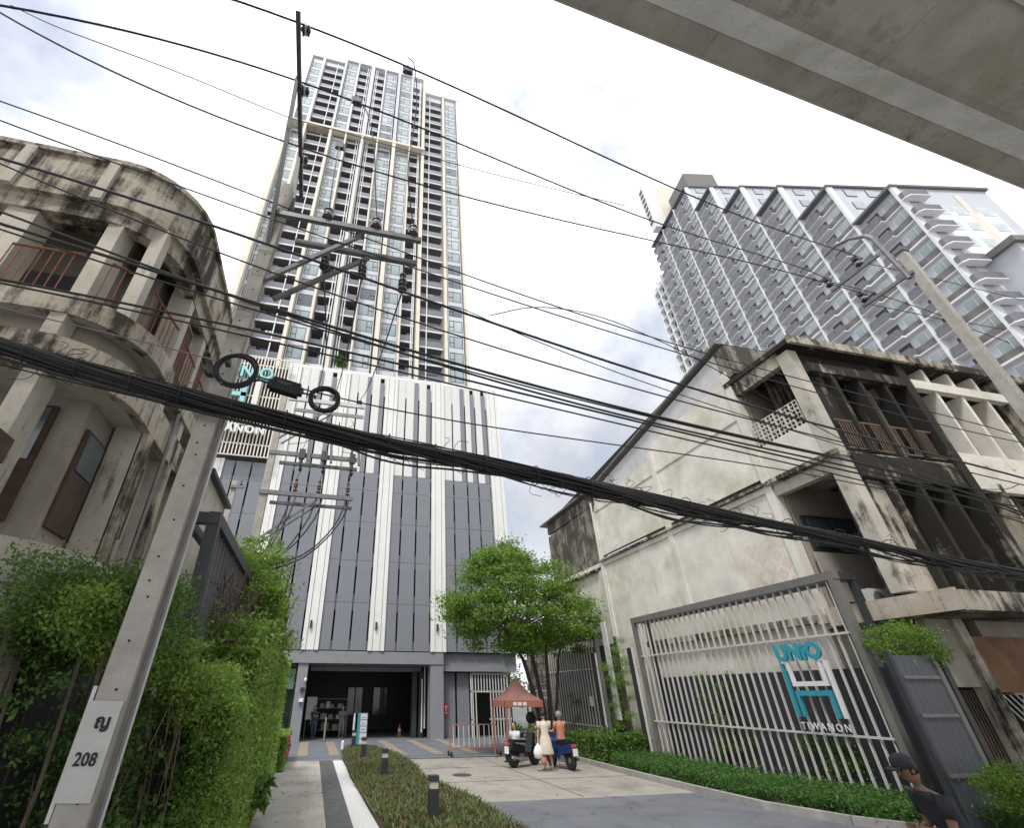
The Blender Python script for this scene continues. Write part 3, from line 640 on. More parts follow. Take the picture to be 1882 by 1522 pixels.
# breeze blocks: each pierced block a ring
bb_m=MB(); s=.29
bb_m.box(-.03,.03,0,s,0,.02).box(-.03,.03,0,s,s-.02,s).box(-.03,.03,0,.02,.02,s-.02).box(-.03,.03,s-.02,s,.02,s-.02)
bb_m.box(-.025,.025,s/2-.012,s/2+.012,.02,s-.02).box(-.025,.025,.02,s-.02,s/2-.012,s/2+.012)
bb_me=bb_m.mesh('breeze_block',mt['gable'])
for i in range(6):
    for j in range(3):
        o=link('breeze_block',bb_me,GS,(X0+.08,9.5+i*.3,9.56+j*.3)); o.matrix_parent_inverse=Matrix.Translation((-22,-15,0))
gp('side_ledge',MB().box(X0-.25,X0-.005,11.4,19.5,4.05,4.25),'burn2')
k=MB()
for i in range(7):
    for j in range(6):
        if (i+j)%2: continue
        y=11.55+i*.3; z=4.9+j*.32; k.poly([(X0-.004,y-.2,z),(X0-.004,y,z+.22),(X0-.004,y+.2,z),(X0-.004,y,z-.22)])
tag(gp('diamond_motif',k,'pinkd'),kind='stuff')
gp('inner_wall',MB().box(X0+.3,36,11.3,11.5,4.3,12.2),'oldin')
wn=gp('louvre_window',MB().box(X0+.5,X0+3.4,11.2,11.29,6.1,7.2),'frame')
for i in range(3): obj('pane',MB().box(X0+.6+i*.95,X0+1.45+i*.95,11.17,11.2,6.2,7.1),mt['glass2'],wn)
gp('plywood_panel',MB().box(X0+.3,X0+3.6,11.1,11.18,4.6,6.0),'oldin')
gp('canopy',MB().box(X0-.3,36,7.9,11.4,4.0,4.22),'oldm'); gp('canopy_fascia',MB().box(X0-.35,36,7.82,7.9,3.88,4.3),'burn2'); gp('canopy_side_fascia',MB().box(X0-.38,X0-.3,7.9,11.0,3.9,4.36),'gablep')
gp('canopy_soffit',MB().box(X0-.29,36,7.95,11.3,3.86,3.99),'bare')
# front facade
def front(x0,x1,m,md,clean):
    n=4; w=(x1-x0)/n
    gp('party_pier',MB().box(x1-.18,x1+.18,8.86,9.5,4.3,12.15),md)
    for i in range(1,n): 
        x=x0+i*w; gp('fin',MB().box(x-.07,x+.07,8.9,9.35,8.4,11.2),m); gp('fin',MB().box(x-.07,x+.07,8.9,9.4,4.3,7.8),md)
        if clean: gp('fin',MB().box(x-.07,x+.07,8.9,9.35,11.55,12.15),m)
    gp('head_band',MB().box(x0+.2,x1-.18,8.84,9.05,11.2,11.55),m if clean else md)
    gp('spandrel',MB().box(x0+.2,x1-.18,8.92,9.1,7.55,8.8 if clean else 8.3),m if clean else md)
    gp('infill_wall',MB().box(x0+.2,x1-.18,9.6,9.72,4.3,7.5),md if not clean else 'gablep'); gp('infill_wall',MB().box(x0+.2,x1-.18,10.3,10.42,8.4,12.1),'gablep' if clean else md)
front(14.15,18.5,'burnt','burnt',False); front(18.5,23.2,'gable','burn2',True); front(23.2,27.9,'gable','burn2',True)
gp('mouldy_wall_strip',MB().box(14.35,15.4,9.1,9.25,4.3,8.2),'burn2'); gp('mouldy_wall_strip',MB().box(14.4,15.5,9.1,9.2,8.4,11.2),'burnt')
gp('top_vent_wall',MB().box(14.4,18.4,9.15,9.3,11.55,12.15),'burnt')
r=gp('balcony_railing',MB().box(14.5,18.3,8.98,9.02,9.45,9.5).box(14.5,18.3,8.98,9.02,8.5,8.54),'rustb')
for i in range(36):
    x=14.6+i*.103
    if i%12 in (10,11): continue
    obj('baluster',MB().box(x,x+.025,8.98,9.0,8.54,9.45),mt['rustb'],r)
# ground floor
gp('ground_side_wall',MB().box(X0+.02,X0+.2,9.4,11.4,0,3.85),'oldin'); gp('shop_back_wall',MB().box(X0+.2,36,11.0,11.1,0,3.85),'slot')
gp('ground_wall',MB().box(X0+.0,14.9,9.0,9.2,2.45,3.86).box(15.6,30,9.0,9.2,2.3,3.86),'oldin'); gp('ground_pier',MB().box(14.75,15.05,8.9,9.2,0,3.86),'burn2')
gd=gp('grille_door',MB().box(13.95,14.75,9.25,9.35,0,2.4),'slot')
for i in range(8): obj('bar',MB().box(14.0+i*.095,14.02+i*.095,9.2,9.22,.05,2.4),mt['rustb'],gd)
gp('hoarding',MB().box(15.1,17.5,8.95,9.0,2.35,3.5),'skirt')
lt=gp('lattice',MB().box(15.1,18,9.1,9.14,.6,.65),'frame')
for i in range(14): obj('lath',MB().bar((15.1+i*.2,9.05,2.3),(15.1+i*.2+.9,9.05,1.2),.02,.03),mt['slat'],lt); obj('lath',MB().bar((15.1+i*.2+.9,9.08,2.3),(15.1+i*.2,9.08,1.2),.02,.03),mt['slat'],lt)
# air conditioner on ledge (its own thing)
ac=thing('air_conditioner','small white air conditioner unit on the ledge of the derelict shophouse above the slat fence','air conditioner',(14.45,10.15,4.24))
obj('housing',MB().box(-.32,.32,-.15,.15,0,.5),mt['whitem'],ac); obj('fan_grille',MB().lathe((-.06,-.155,.25),[(.19,0),(.2,.01)],14,'y'),mt['sframe'],ac)
ac2=thing('air_conditioner','dark rusty air conditioner unit just right of the white one on the shophouse ledge','air conditioner',(15.2,10.05,4.24)); obj('housing',MB().box(-.28,.28,-.15,.15,0,.45),mt['frame'],ac2); obj('fan_grille',MB().lathe((0,-.155,.22),[(.15,0),(.16,.01)],14,'y'),mt['sframe'],ac2)
# metal gate leaf right of logo fence
gt2=thing('metal_gate','tall grey ribbed metal gate leaf between the slat fence and the dark doorway','gate',(12.9,8.9,0))
obj('leaf',MB().box(-.55,.55,0,.06,.1,3.05),mt['roller'],gt2); obj('frame_post',MB().box(.56,.68,-.03,.09,0,3.12),mt['sframe'],gt2); obj('frame_post',MB().box(-.66,-.56,-.03,.09,0,3.12),mt['frame'],gt2)
for z in (.9,1.9,2.6): obj('rail',MB().box(-.5,.5,-.04,-.002,z,z+.06),mt['sframe'],gt2)
# dark sheet fence behind logo fence
df=thing('sheet_fence','dark ribbed metal sheet fence along the foot of the pale side wall','fence',(13.75,14,0))
for i in range(9): obj('sheet',B(-.03,.03,-5+i*1.1,-5+i*1.1+1.08,0,2.9),mt['dwall'],df)
obj('post',B(-.06,.06,-5.1,-5.02,0,2.95),mt['frame'],df); obj('post',B(-.06,.06,4.92,5.0,0,2.95),mt['frame'],df)
df=thing('sheet_fence','tall dark ribbed metal sheet fence behind the shorter slat fence by the tree','fence',(13.8,25.2,0))
for i in range(6): obj('sheet',B(-.03,.03,-3.2+i*1.1,-3.2+i*1.1+1.08,0,4.4),mt['dwall'],df)
obj('post',B(-.06,.06,-3.3,-3.22,0,4.45),mt['frame'],df)
# stone pier / low wall behind tree
bw=thing('boundary_wall','rough dark block boundary wall behind the tree and red canopy','wall',(13.6,30,0)); 
for j in range(16):
    for i in range(5):
        obj('block',B(-.12+random.uniform(-.02,.02),.12,-2+i*.82+(j%2)*.3,-2+i*.82+.79+(j%2)*.3,j*.36,j*.36+.345),mt['bare'],bw)
# ================= LEAF TOOLS
def leaves(name,P,size,mat,parent=None,aspect=.5,up=0.,jit=.35,loc=None):
    P=np.asarray(P,float); n=len(P); a=RNG.normal(size=(n,3)); a[:,2]*=(1-up); a/=np.linalg.norm(a,axis=1)[:,None]
    b=RNG.normal(size=(n,3)); b-= (b*a).sum(1)[:,None]*a; b/=np.linalg.norm(b,axis=1)[:,None]
    s=size*(1+jit*RNG.normal(size=n)).clip(.4,1.8)[:,None]
    V=np.empty((n,4,3)); V[:,0]=P-a*s; V[:,1]=P+b*s*aspect; V[:,2]=P+a*s; V[:,3]=P-b*s*aspect
    me=bpy.data.meshes.new(name); me.vertices.add(4*n); me.vertices.foreach_set('co',V.reshape(-1)); me.loops.add(4*n); me.loops.foreach_set('vertex_index',np.arange(4*n,dtype=np.int32))
    me.polygons.add(n); me.polygons.foreach_set('loop_start',np.arange(0,4*n,4,dtype=np.int32)); me.polygons.foreach_set('loop_total',np.full(n,4,dtype=np.int32)); me.update(calc_edges=True); me.materials.append(mat)
    return link(name,me,parent,loc)
def clumps(C,per,r):
    C=np.asarray(C); P=[]
    for c,rr in zip(C,np.broadcast_to(r,(len(C),))): P.append(c+RNG.normal(size=(per,3))*np.array([rr,rr,rr*.55]))
    return np.concatenate(P)
def inbox(n,x0,x1,y0,y1,z0,z1): return np.column_stack([RNG.uniform(x0,x1,n),RNG.uniform(y0,y1,n),RNG.uniform(z0,z1,n)])
def shell(n,x0,x1,y0,y1,z0,z1,th=.12):
    """points near the visible skin of a box"""
    P=inbox(n,x0,x1,y0,y1,z0,z1); k=RNG.integers(0,4,n)
    P[k==0,0]=x1-np.abs(RNG.normal(size=(k==0).sum()))*th; P[k==1,1]=y0+np.abs(RNG.normal(size=(k==1).sum()))*th; P[k==2,2]=z1-np.abs(RNG.normal(size=(k==2).sum()))*th; P[k==3,0]=x0+np.abs(RNG.normal(size=(k==3).sum()))*th
    return P
# ---- the street tree by the canopy
tr=thing('street_tree','bushy green tree with several dark leaning stems beside the red canopy tent','tree',(10.4,23.2,0))
stems=[((0,0),(-.9,-.3,3.6),(-2.6,.0,6.6),.12),((.1,.1),(-.3,.1,3.8),(-.6,-.5,7.8),.13),((.05,-.1),(.35,.0,3.7),(.9,.3,7.4),.11),((-.1,0),(-.5,.5,3.2),(-1.6,1.0,7.2),.09),((.15,0),(.9,-.2,3.9),(2.2,-.2,6.2),.08)]
k=MB(); tips=[]
for (b0,m_,e,r) in stems: k.tube([(b0[0],b0[1],0),((b0[0]+m_[0])/2+.06,m_[1]/2,m_[2]/2),m_,((m_[0]+e[0])/2,(m_[1]+e[1])/2,(m_[2]+e[2])/2+.2),e],[r,r*.85,r*.65,r*.45,r*.2],7)
obj('trunk',k,mt['bark'],tr,True)
k=MB(); CC=[]
for i in range(230):
    # crown ellipsoid with flatter base
    u=RNG.normal(size=3); u/=np.linalg.norm(u); rad=RNG.uniform(.45,1)**.5
    zz=u[2]*rad; c=np.array([-.9,0,6.1])+np.array([u[0]*rad*4.1*(1-.5*max(0,zz)),u[1]*rad*2.7,zz*3.3 if zz>0 else zz*2.3])
    c[2]=round(c[2]/.62)*.62+RNG.normal()*.07; c[0]+= .12*(7-c[2]) if zz<0 else 0
    if c[2]<3.7: c[2]=3.7+RNG.uniform(0,.6)
    CC.append(c)
    if i%2==0:
        s_=stems[i%5]; t_=random.uniform(.3,1); m_=np.array(s_[1]);e=np.array(s_[2]); p=m_+(e-m_)*t_; mid=(p+c)/2+np.array([0,0,.15]); k.tube([p,mid,c],[.03,.02,.008],4,False)
obj('branches',k,mt['bark'],tr)
leaves('crown',np.concatenate([clumps(CC,270,RNG.uniform(.2,.4,230))]),.066,mt['leafA'],tr,.42,.25)
# ---- left green wall
lh=tag(leaves('climbing_hedge',np.concatenate([
   shell(42000,-2.1,-.95,9.2,15,0,3.0,.13), shell(14000,-2.1,-1.0,12.6,15.5,2.6,4.6,.2), shell(20000,-2.0,-.92,15,20.5,0,3.3,.14),
   clumps(inbox(50,-2.0,-1.05,9.5,15,2.7,3.5),120,.18)]),.045,mt['leafB'],aspect=.5),'tall green climbing hedge covering the left fence beside the footpath','hedge',kind='stuff')
bm=thing('bamboo_clump','feathery pale green clump rising above the climbing hedge beside the far fence end','shrub',(-1.5,14.5,0))
k=MB()
for i in range(14): x,y=random.uniform(-.4,.3),random.uniform(-1,1.6); k.tube([(x,y,0),(x*1.2,y,3),(x*1.5+.1,y,random.uniform(4.6,6))],.015,4)
obj('stems',k,mt['twig'],bm); leaves('foliage',clumps(np.concatenate([inbox(60,-.9,.25,-1.4,1.6,4.1,5.9),inbox(26,-.4,.55,-.5,2.4,2.6,4.4)]),120,.22),.075,mt['leafE'] if False else mt['leafB'],bm,.3)
fs=thing('front_climber','dense dark green climber in front of the rounded shophouse ledge behind the leaning pole','shrub',(-2.6,5.8,0))
k=MB()
for i in range(16): x,y=random.uniform(-1.0,.5),random.uniform(-.2,1.4); k.tube([(x,y,0),(x+.1,y,1.6),(x*1.2,y*1.1,3)],.018,4)
obj('stems',k,mt['twig'],fs); leaves('foliage',clumps(np.concatenate([inbox(55,-.35,.75,-.3,1.3,2.8,3.45),inbox(26,-1.0,-.3,-.2,1.0,2.6,2.95),inbox(34,-.3,.9,.2,1.8,2.5,3.5),inbox(7,-.2,.8,.6,1.8,1.2,2.4)]),420,.16),.022,mt['leafC'],fs,.5)
nb=thing('near_hedge','bright green clipped hedge mass stepping down beside the leaning pole','hedge',(-1.9,7.6,0))
ridge=[(-.35,-2.2,3.15),(-.2,-1.4,2.95),(.25,-.6,2.65),(.55,.1,2.35),(.8,.35,2.1)]; C=[]; C2=[]
for i in range(150):
    u=RNG.uniform(0,len(ridge)-1.01); a=int(u); p=np.array(ridge[a])+(np.array(ridge[a+1])-np.array(ridge[a]))*(u-a); C.append(p+RNG.normal(size=3)*np.array([.1,.12,.1])-np.array([0,0,RNG.uniform(0,.25)]))
for i in range(170): C.append((RNG.uniform(.55,.85),.3+RNG.uniform(-.25,.9),RNG.uniform(0,2.2)))
for i in range(120): y=RNG.uniform(-.3,1.4); C.append((RNG.uniform(-.1,.8),y+.4,RNG.uniform(1.9,2.7)))
for i in range(170): C2.append((RNG.uniform(-.9,.6),RNG.uniform(-.9,.5),RNG.uniform(.1,2.3)))
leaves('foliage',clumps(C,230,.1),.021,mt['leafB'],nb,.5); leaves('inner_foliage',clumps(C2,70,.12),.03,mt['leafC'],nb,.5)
k=MB()
for i in range(130): y=random.uniform(-1.2,.6); x=random.uniform(-.9,.7); z=random.uniform(0,2); k.tube([(x,y,z),(x+random.uniform(-.15,.15),y+random.uniform(-.2,.2),z+random.uniform(.3,1.0))],.006,3,False)
for i in range(9): x=-1.0+i*.19; k.tube([(x,.35,0),(x,.35,2.3)],.006,4,False)
obj('twigs',k,mt['twig'],nb)
tw=MB()
for i in range(260):
    y=random.uniform(8.6,12.2); z=random.uniform(2.9,4.0); x=random.uniform(-2.0,-1.4); tw.tube([(x,y,z),(x+random.uniform(-.1,.4),y+random.uniform(-.5,.6),z+random.uniform(-.2,.6))],.008,3,False)
tag(obj('bare_twigs',tw,mt['twig']),'tangle of dry bare twigs in the top of the climbing hedge','twigs',kind='stuff')
lw=tag(leaves('low_hedge',shell(9000,-1.75,-.72,20.8,25.2,0,1.05,.08),.06,mt['leafB']),'low clipped hedge with magenta flowers beside the footpath','hedge')
fl=leaves('flowers',np.array([(-.68+random.uniform(-.05,.03),random.uniform(21,24.8),random.uniform(.35,1.0)) for _ in range(60)]),.06,mt['pinkf'],lw,.8)
hg=tag(leaves('hanging_plant',clumps([(-.85,13.3,.55),(-.8,12.9,.35),(-.78,13.1,.7)],40,.1),.13,mt['leafC'],aspect=.3),'broad leaved plant drooping from the hedge over the footpath edge','plant')
vd=tag(leaves('ivy_patch',np.concatenate([clumps(inbox(13,-4.4,-2.3,5.5,6.2,.3,2.6),90,.12)]),.03,mt['leafC']),'loose dark ivy growing in the shade under the shophouse ledge','ivy',kind='stuff')
# ---- right bed planting
C=[]; 
def bedx(y): return np.interp(y,[7.3,8.6,10.3,12,14.4,19,23.9],[13.9,12.5,11.35,10.95,10.9,10.95,11.2])
for i in range(900):
    y=RNG.uniform(8.2,20.5); x=bedx(y)+RNG.uniform(.1,2.0)**1; x=min(x,12.95) if y>9.6 else x; C.append((x,y,RNG.uniform(.1,.42)))
tag(leaves('shrub_border',clumps(C,110,.12),.036,mt['leafE'],aspect=.3),'fine leaved green shrub border along the kerb below the white slat fence','hedge',kind='stuff')
rh=tag(leaves('round_hedge',np.concatenate([shell(9000,10.9,12.7,19.2,22.6,0,.95,.1),clumps(inbox(30,11,12.5,19.3,22,.8,1.05),60,.1)]),.055,mt['leafC']),'rounded dark green hedge behind the parked motorcycles','hedge')
for loc,lab,n,sz,h in (((12.9,20.6,0),'slender leafy shrub between the two slat fences',60,.4,4.4),((13.45,15.8,0),'creeper growing behind the bars of the white slat fence near its far end',34,.35,2.9),((13.5,12.4,0),'green bush behind the lower bars of the white slat fence below the logo',30,.4,1.3),((13.35,9.3,0),'leafy bush sprouting beside the top right fence post',0,.3,3.6),((12.85,8.2,0),'pale green potted shrub in front of the grey metal gate',14,.2,1.1),((13.2,25,0),'thin creeper on the bars of the far slat fence',22,.3,2.4)):
    t_=thing('shrub',lab,'shrub',loc); 
    k=MB(); 
    for i in range(6): k.tube([(random.uniform(-.1,.1),random.uniform(-.2,.2),0),(random.uniform(-.2,.2),random.uniform(-.5,.5),h*.85)],.014,4)
    obj('stems',k,mt['twig'],t_)
    if n==0: P=inbox(34,-.5,.5,-.6,.5,2.9,3.7)
    elif n==14: P=inbox(22,-.35,.35,-.35,.35,.55,1.15)
    else: P=inbox(n,-.35,.35,-sz*2.2,sz*2.2,.2,h)
    leaves('foliage',clumps(P,260,.13),.024,mt['leafA'] if n in (60,14,0) else mt['leafC'],t_,.45)
# ---- centre ground cover: upright blades
def blades(name,n,inside,z,h,w,mat):
    V=[];i=0; P=[]
    while len(P)<n:
        q=inside()
        if q is not None: P.append(q)
    P=np.array(P); a=RNG.uniform(0,2*np.pi,n); lean=RNG.normal(size=(n,2))*.45; hh=h*RNG.uniform(.5,1.2,n)
    V=np.empty((n,4,3)); cx,cy=np.cos(a)*w,np.sin(a)*w
    V[:,0]=np.column_stack([P[:,0],P[:,1],np.full(n,z)]); mid=np.column_stack([P[:,0]+lean[:,0]*hh*.5,P[:,1]+lean[:,1]*hh*.5,z+hh*.6])
    V[:,1]=mid+np.column_stack([cx,cy,np.zeros(n)]); V[:,3]=mid-np.column_stack([cx,cy,np.zeros(n)]); V[:,2]=np.column_stack([P[:,0]+lean[:,0]*hh,P[:,1]+lean[:,1]*hh,z+hh])
    me=bpy.data.meshes.new(name); me.vertices.add(4*n); me.vertices.foreach_set('co',V.reshape(-1)); me.loops.add(4*n); me.loops.foreach_set('vertex_index',np.arange(4*n,dtype=np.int32)); me.polygons.add(n); me.polygons.foreach_set('loop_start',np.arange(0,4*n,4,dtype=np.int32)); me.polygons.foreach_set('loop_total',np.full(n,4,dtype=np.int32)); me.update(calc_edges=True); me.materials.append(mat); return link(name,me)
def gins():
    y=RNG.uniform(9,28); x0=np.interp(y,[9,12.3,14.7,19,25.4,28],[1.85,1.75,1.6,1.55,1.6,2.0]); x1=np.interp(y,[9,12.3,14.3,17.5,21.3,24.4,27.6,28],[4.2,4.15,4.15,3.65,3.9,3.85,3.2,2.6]); return (RNG.uniform(x0,x1),y)
tag(blades('ground_cover',42000,gins,.02,.2,.022,mt['leafD']),'low reddish green ground cover filling the bed with the bollards','ground cover',kind='stuff')
# far background greenery glimpsed past podium
bt=thing('far_tree','small sunlit tree glimpsed between the podium and the block wall','tree',(13.9,38,0)); obj('trunk',MB().tube([(0,0,0),(0,0,2.2)],.09),mt['bark'],bt); leaves('crown',clumps(inbox(20,-1,1,-1,1,1.6,4.0),90,.35),.11,mt['leafA'],bt)
bh=thing('far_house','small pink and cream house far behind the block wall','house',(15,46,0)); obj('wall',B(-2.5,2.5,0,4,0,5.2),mt['gablep'],bh); obj('roof',MB().prism([(-2.8,-.3),(2.8,-.3),(2.8,4.3),(-2.8,4.3)],5.2,5.6),mt['tent'],bh); w_=obj('window',B(-1.8,-.8,-.05,0,2.6,3.8),mt['frame'],bh); obj('pane',B(-1.72,-.88,-.08,-.05,2.68,3.72),mt['glass2'],w_)
leaves('planter_tmp',[(0,0,0)],.1,mt['leafC']); bpy.data.objects.remove(bpy.data.objects['planter_tmp'])
P_=clumps(inbox(10,-2.0,-.8,43.8,44.5,34.9,36.2),60,.25); o_=leaves('x',P_,.14,mt['leafC']); pl.data=o_.data; bpy.data.objects.remove(o_)
# ================= SLAT FENCES
def slat_fence(name,label,loc,L,H,n,sl,group=None,zb=.2,back=True,depth=.6,hz=(1.35,3.55),side=1,wmat='slat',fmat='sframe'):
    F=thing(name,label,'fence',loc,0,group)
    for y in (0,L): obj('post',B(-.1,.1,y-.08,y+.08,0,H),mt[fmat],F)
    obj('top_beam',B(-.1,.1,-.1,L+.1,H,H+.2),mt[fmat],F)
    if back:
        for y in (0,L): obj('back_post',B(side*depth-.07,side*depth+.07,y-.08,y+.08,0,H),mt['frame'],F); obj('tie_beam',B(min(.1,side*depth),max(-.1,side*depth),y-.08,y+.08,H+.003,H+.19),mt['frame'],F)
        obj('back_beam',B(side*depth-.06,side*depth+.06,-.1,L+.1,H,H+.15),mt['frame'],F)
    me=B(-.03,.03,-.018,.018,zb,H).mesh('slat',mt[wmat])
    for i in range(n): link('slat',me,F,(0,(i+.7)*L/(n+.4),0))
    for z in hz: obj('cross_rail',B(-.062,-.032,.08,L-.08,z,z+.05),mt[wmat],F)
    return F
F1=slat_fence('slat_fence','long white vertical slat fence carrying the teal letters and H logo',(13.0,9.93,0),9.0,4.9,31,.1,hz=(1.42,3.62))
RY=(math.radians(90),0,math.radians(-90))
textmesh('UNiO',.54,.025,'logo_letters',mt['teal'],F1,(-.17,2.38,3.13),RY,1.05,'LEFT',1.0,.03)
textmesh('TIWANON',.235,.006,'logo_letters',mt['signw'],F1,(-.13,2.36,1.52),RY,1.4,'LEFT',.95,.002)
def yz(y0,y1,z0,z1): return B(-.17,-.1,y0,y1,z0,z1)
obj('logo_bar',MB().box(-.17,-.1,2.27,2.36,1.8,3.05).box(-.17,-.1,2.08,2.17,1.8,2.28).box(-.17,-.1,1.12,2.17,2.28,2.40).box(-.17,-.1,1.12,1.22,1.8,2.28) ,mt['teal'],F1)
obj('logo_bar',MB().box(-.17,-.1,2.08,2.17,2.61,3.07).box(-.17,-.1,1.12,2.17,2.50,2.61).box(-.17,-.1,1.12,1.21,2.61,3.07).box(-.17,-.1,.95,1.04,1.8,3.07),mt['signw'],F1)
F2=slat_fence('slat_fence','shorter white vertical slat fence standing behind the red canopy and motorcycles',(13.0,22.3,0),5.6,4.7,20,.1,hz=(1.05,3.35))
obj('notice',B(-.12,-.09,.9,1.2,1.85,2.25),mt['signw'],F2)
F3=slat_fence('slat_fence','dark grey vertical slat fence rising above the hedge on the left',(-2.0,8.4,0),4.8,4.8,15,.1,depth=.45,side=-1,wmat='steel',fmat='frame',hz=(1.3,))
# blades (free standing flat posts)
for (x,y,h,lab) in ((12.75,21.0,5.2,'tall free standing white flat post between the two slat fences'),(12.8,19.35,4.0,'flat post with white edge at the far end of the logo fence'),(12.8,22.35,4.0,'flat post with white edge at the near end of the far slat fence'),(-1.75,14.6,4.55,'white flat post emerging from the bamboo clump at the left')):
    p=thing('flat_post',lab,'post',(x,y,0),0,'flat posts at the fence ends'); obj('blade',B(-.03,.03,-.16,.16,.2 if h<5 else 1.4,h),mt['frame' if h==4 else 'whitem'],p); obj('edge',B(-.04,.04,-.2,-.162,.2 if h<5 else 1.4,h),mt['whitem'],p)
    if h>5: obj('bracket',MB().box(.03,.5,-.03,.03,1.9,1.95).box(.03,.5,-.03,.03,3.6,3.65),mt['sframe'],p); obj('support_post',B(.45,.52,-.05,.05,0,4.6),mt['frame'],p)
    if h==4.55: p.children[0].active_material=mt['whitem'] if False else p.children[0].active_material
# ================= POLES
def pole(name,label,loc,H,w0,w1,mat='conc'):
    P=thing(name,label,'utility pole',loc)
    k=MB(); g=.05
    # H-ish section: body with chamfer groove on the right side
    sec=[(-.5,-.5),(.5,-.5),(.5,-.22),(.40,-.18),(.40,.18),(.5,.22),(.5,.5),(-.5,.5)]
    for z,w in ((0,w0),(H,w1)): k.v+=[(a*w,b*w,z) for a,b in sec]
    n=len(sec); k.f=[(j,(j+1)%n,n+(j+1)%n,n+j) for j in range(n)]+[tuple(range(n))[::-1],tuple(range(n,2*n))]
    obj('shaft',k,mt[mat],P)
    hm=MB().lathe((0,0,0),[(.011,-.004),(.011,.004)],8,'y').mesh('bolt_hole',mt['slot'])
    z=.9
    while z<H-.1:
        w=w0+(w1-w0)*z/H; link('bolt_hole',hm,P,(.02*math.sin(z*9),-w/2,z)); 
        if int(z*10)%3==0: link('bolt_hole',hm,P,(-.02,-w/2,z+.14))
        z+=.36
    return P
def insul(name,P,loc,h=.3,r=.085,mats=('ins','insw'),n=3,tilt=None):
    k=MB(); prof=[(.03,0)]
    for i in range(n):
        z=h*(i+.3)/n; prof+=[(.035,z),(r*(1-.1*i),z+.01),(r*(1-.1*i)*.9,z+h/n*.45),(.035,z+h/n*.6)]
    prof+=[(.03,h)]; k.lathe((0,0,0),prof,12); o=obj(name,k,mt[mats[0]],P,True,loc)
    c=MB().lathe((0,0,0),[(r*.8,h*.45),(r*.93,h*.55),(r*.8,h*.62)],12); obj('glaze_ring',c,mt[mats[1]],o,True)
    if tilt: o.rotation_euler=tilt
    return o
PL=pole('utility_pole','big leaning square concrete utility pole with number plate 208 in the left foreground',(-1.66,5,0),9.5,.255,.17)
PL.rotation_euler=(0,math.radians(1.7),0)
obj('painted_label',B(-.135,.105,-.139,-.130,1.62,2.26),mt['tag'],PL)
textmesh('ญ',.125,.004,'painted_letter',mt['lw'],PL,(-.05,-.143,2.08),R90,1,'LEFT',1,.004)
textmesh('208',.12,.004,'painted_number',mt['lw'],PL,(-.105,-.143,1.84),R90,1.05,'LEFT',.85,.002)
obj('side_strip',MB().box(-.165,-.136,-.1,.1,1.5,2.36),mt['whitem'],PL)
obj('conduit',MB().tube([(.165,.03,0),(.15,.03,5.2)],.022,6),mt['whitem'],PL)
obj('conduit',MB().tube([(.18,-.06,0),(.16,-.06,5.0)],.016,6),mt['steel'],PL)
def wpart(name,k,m,P,root):
    o=obj(name,k,mt[m],P); o.matrix_parent_inverse=root; return o
bpy.context.view_layer.update()
inv=PL.matrix_world.inverted() if False else (Matrix.Translation((-1.66,5,0))@Matrix.Rotation(math.radians(1.7),4,'Y')).inverted()
W_=lambda n,k,m: wpart(n,k,m,PL,inv)
# top bracket (pole top crossarm runs along Y at z~11.6)
W_('top_bracket',MB().bar((-1.55,3.42,11.9),(-1.42,6.2,11.0),.07,.09),'dsteel')
W_('bracket_strut',MB().bar((-1.55,4.3,11.65),(-1.42,4.95,7.9),.06,.06),'dsteel'); W_('bracket_strut',MB().bar((-1.5,5.5,11.35),(-1.25,5.05,8.9),.07,.07),'dsteel')
for y,z in ((3.55,11.62),(4.38,11.42),(5.5,11.18)):
    o=insul('insulator',PL,(0,0,0),.16,.1,n=2); o.matrix_parent_inverse=inv; o.location=(-1.47,y,z); o.rotation_euler=(0,math.radians(90),0)
W_('crossarm',MB().box(-1.55,.86,4.85,4.92,8.62,8.71),'steel'); W_('crossarm',MB().box(-1.1,.82,5.08,5.15,8.32,8.41),'steel')
W_('arm_brace',MB().bar((-1.42,4.95,7.2),(-.1,4.95,8.6),.06,.06),'steel'); W_('arm_brace',MB().bar((-1.2,5.12,7.1),(.05,5.12,8.3),.06,.06),'steel')
for x in (-.66,.11,.72):
    o=insul('insulator',PL,(0,0,0),.3,.09,n=2); o.matrix_parent_inverse=inv; o.location=(x,4.885,8.71)
for x,z in ((-.6,7.85),(-.02,7.8),(.62,7.65)):
    o=insul('strain_insulator',PL,(0,0,0),.42,.075,('ins','ins'),4); o.matrix_parent_inverse=inv; o.location=(x,5.1,z)
    W_('hook',MB().tube([(x,5.1,z+.42),(x,5.1,8.3)],.014,5),'dsteel')
W_('line_clamp',MB().box(-1.63,-1.56,4.74,4.84,5.46,5.54).box(-1.66,-1.63,4.74,4.84,5.49,5.58),'dsteel'); W_('line_clamp',MB().box(-1.47,-1.41,4.74,4.84,5.64,5.71),'dsteel')
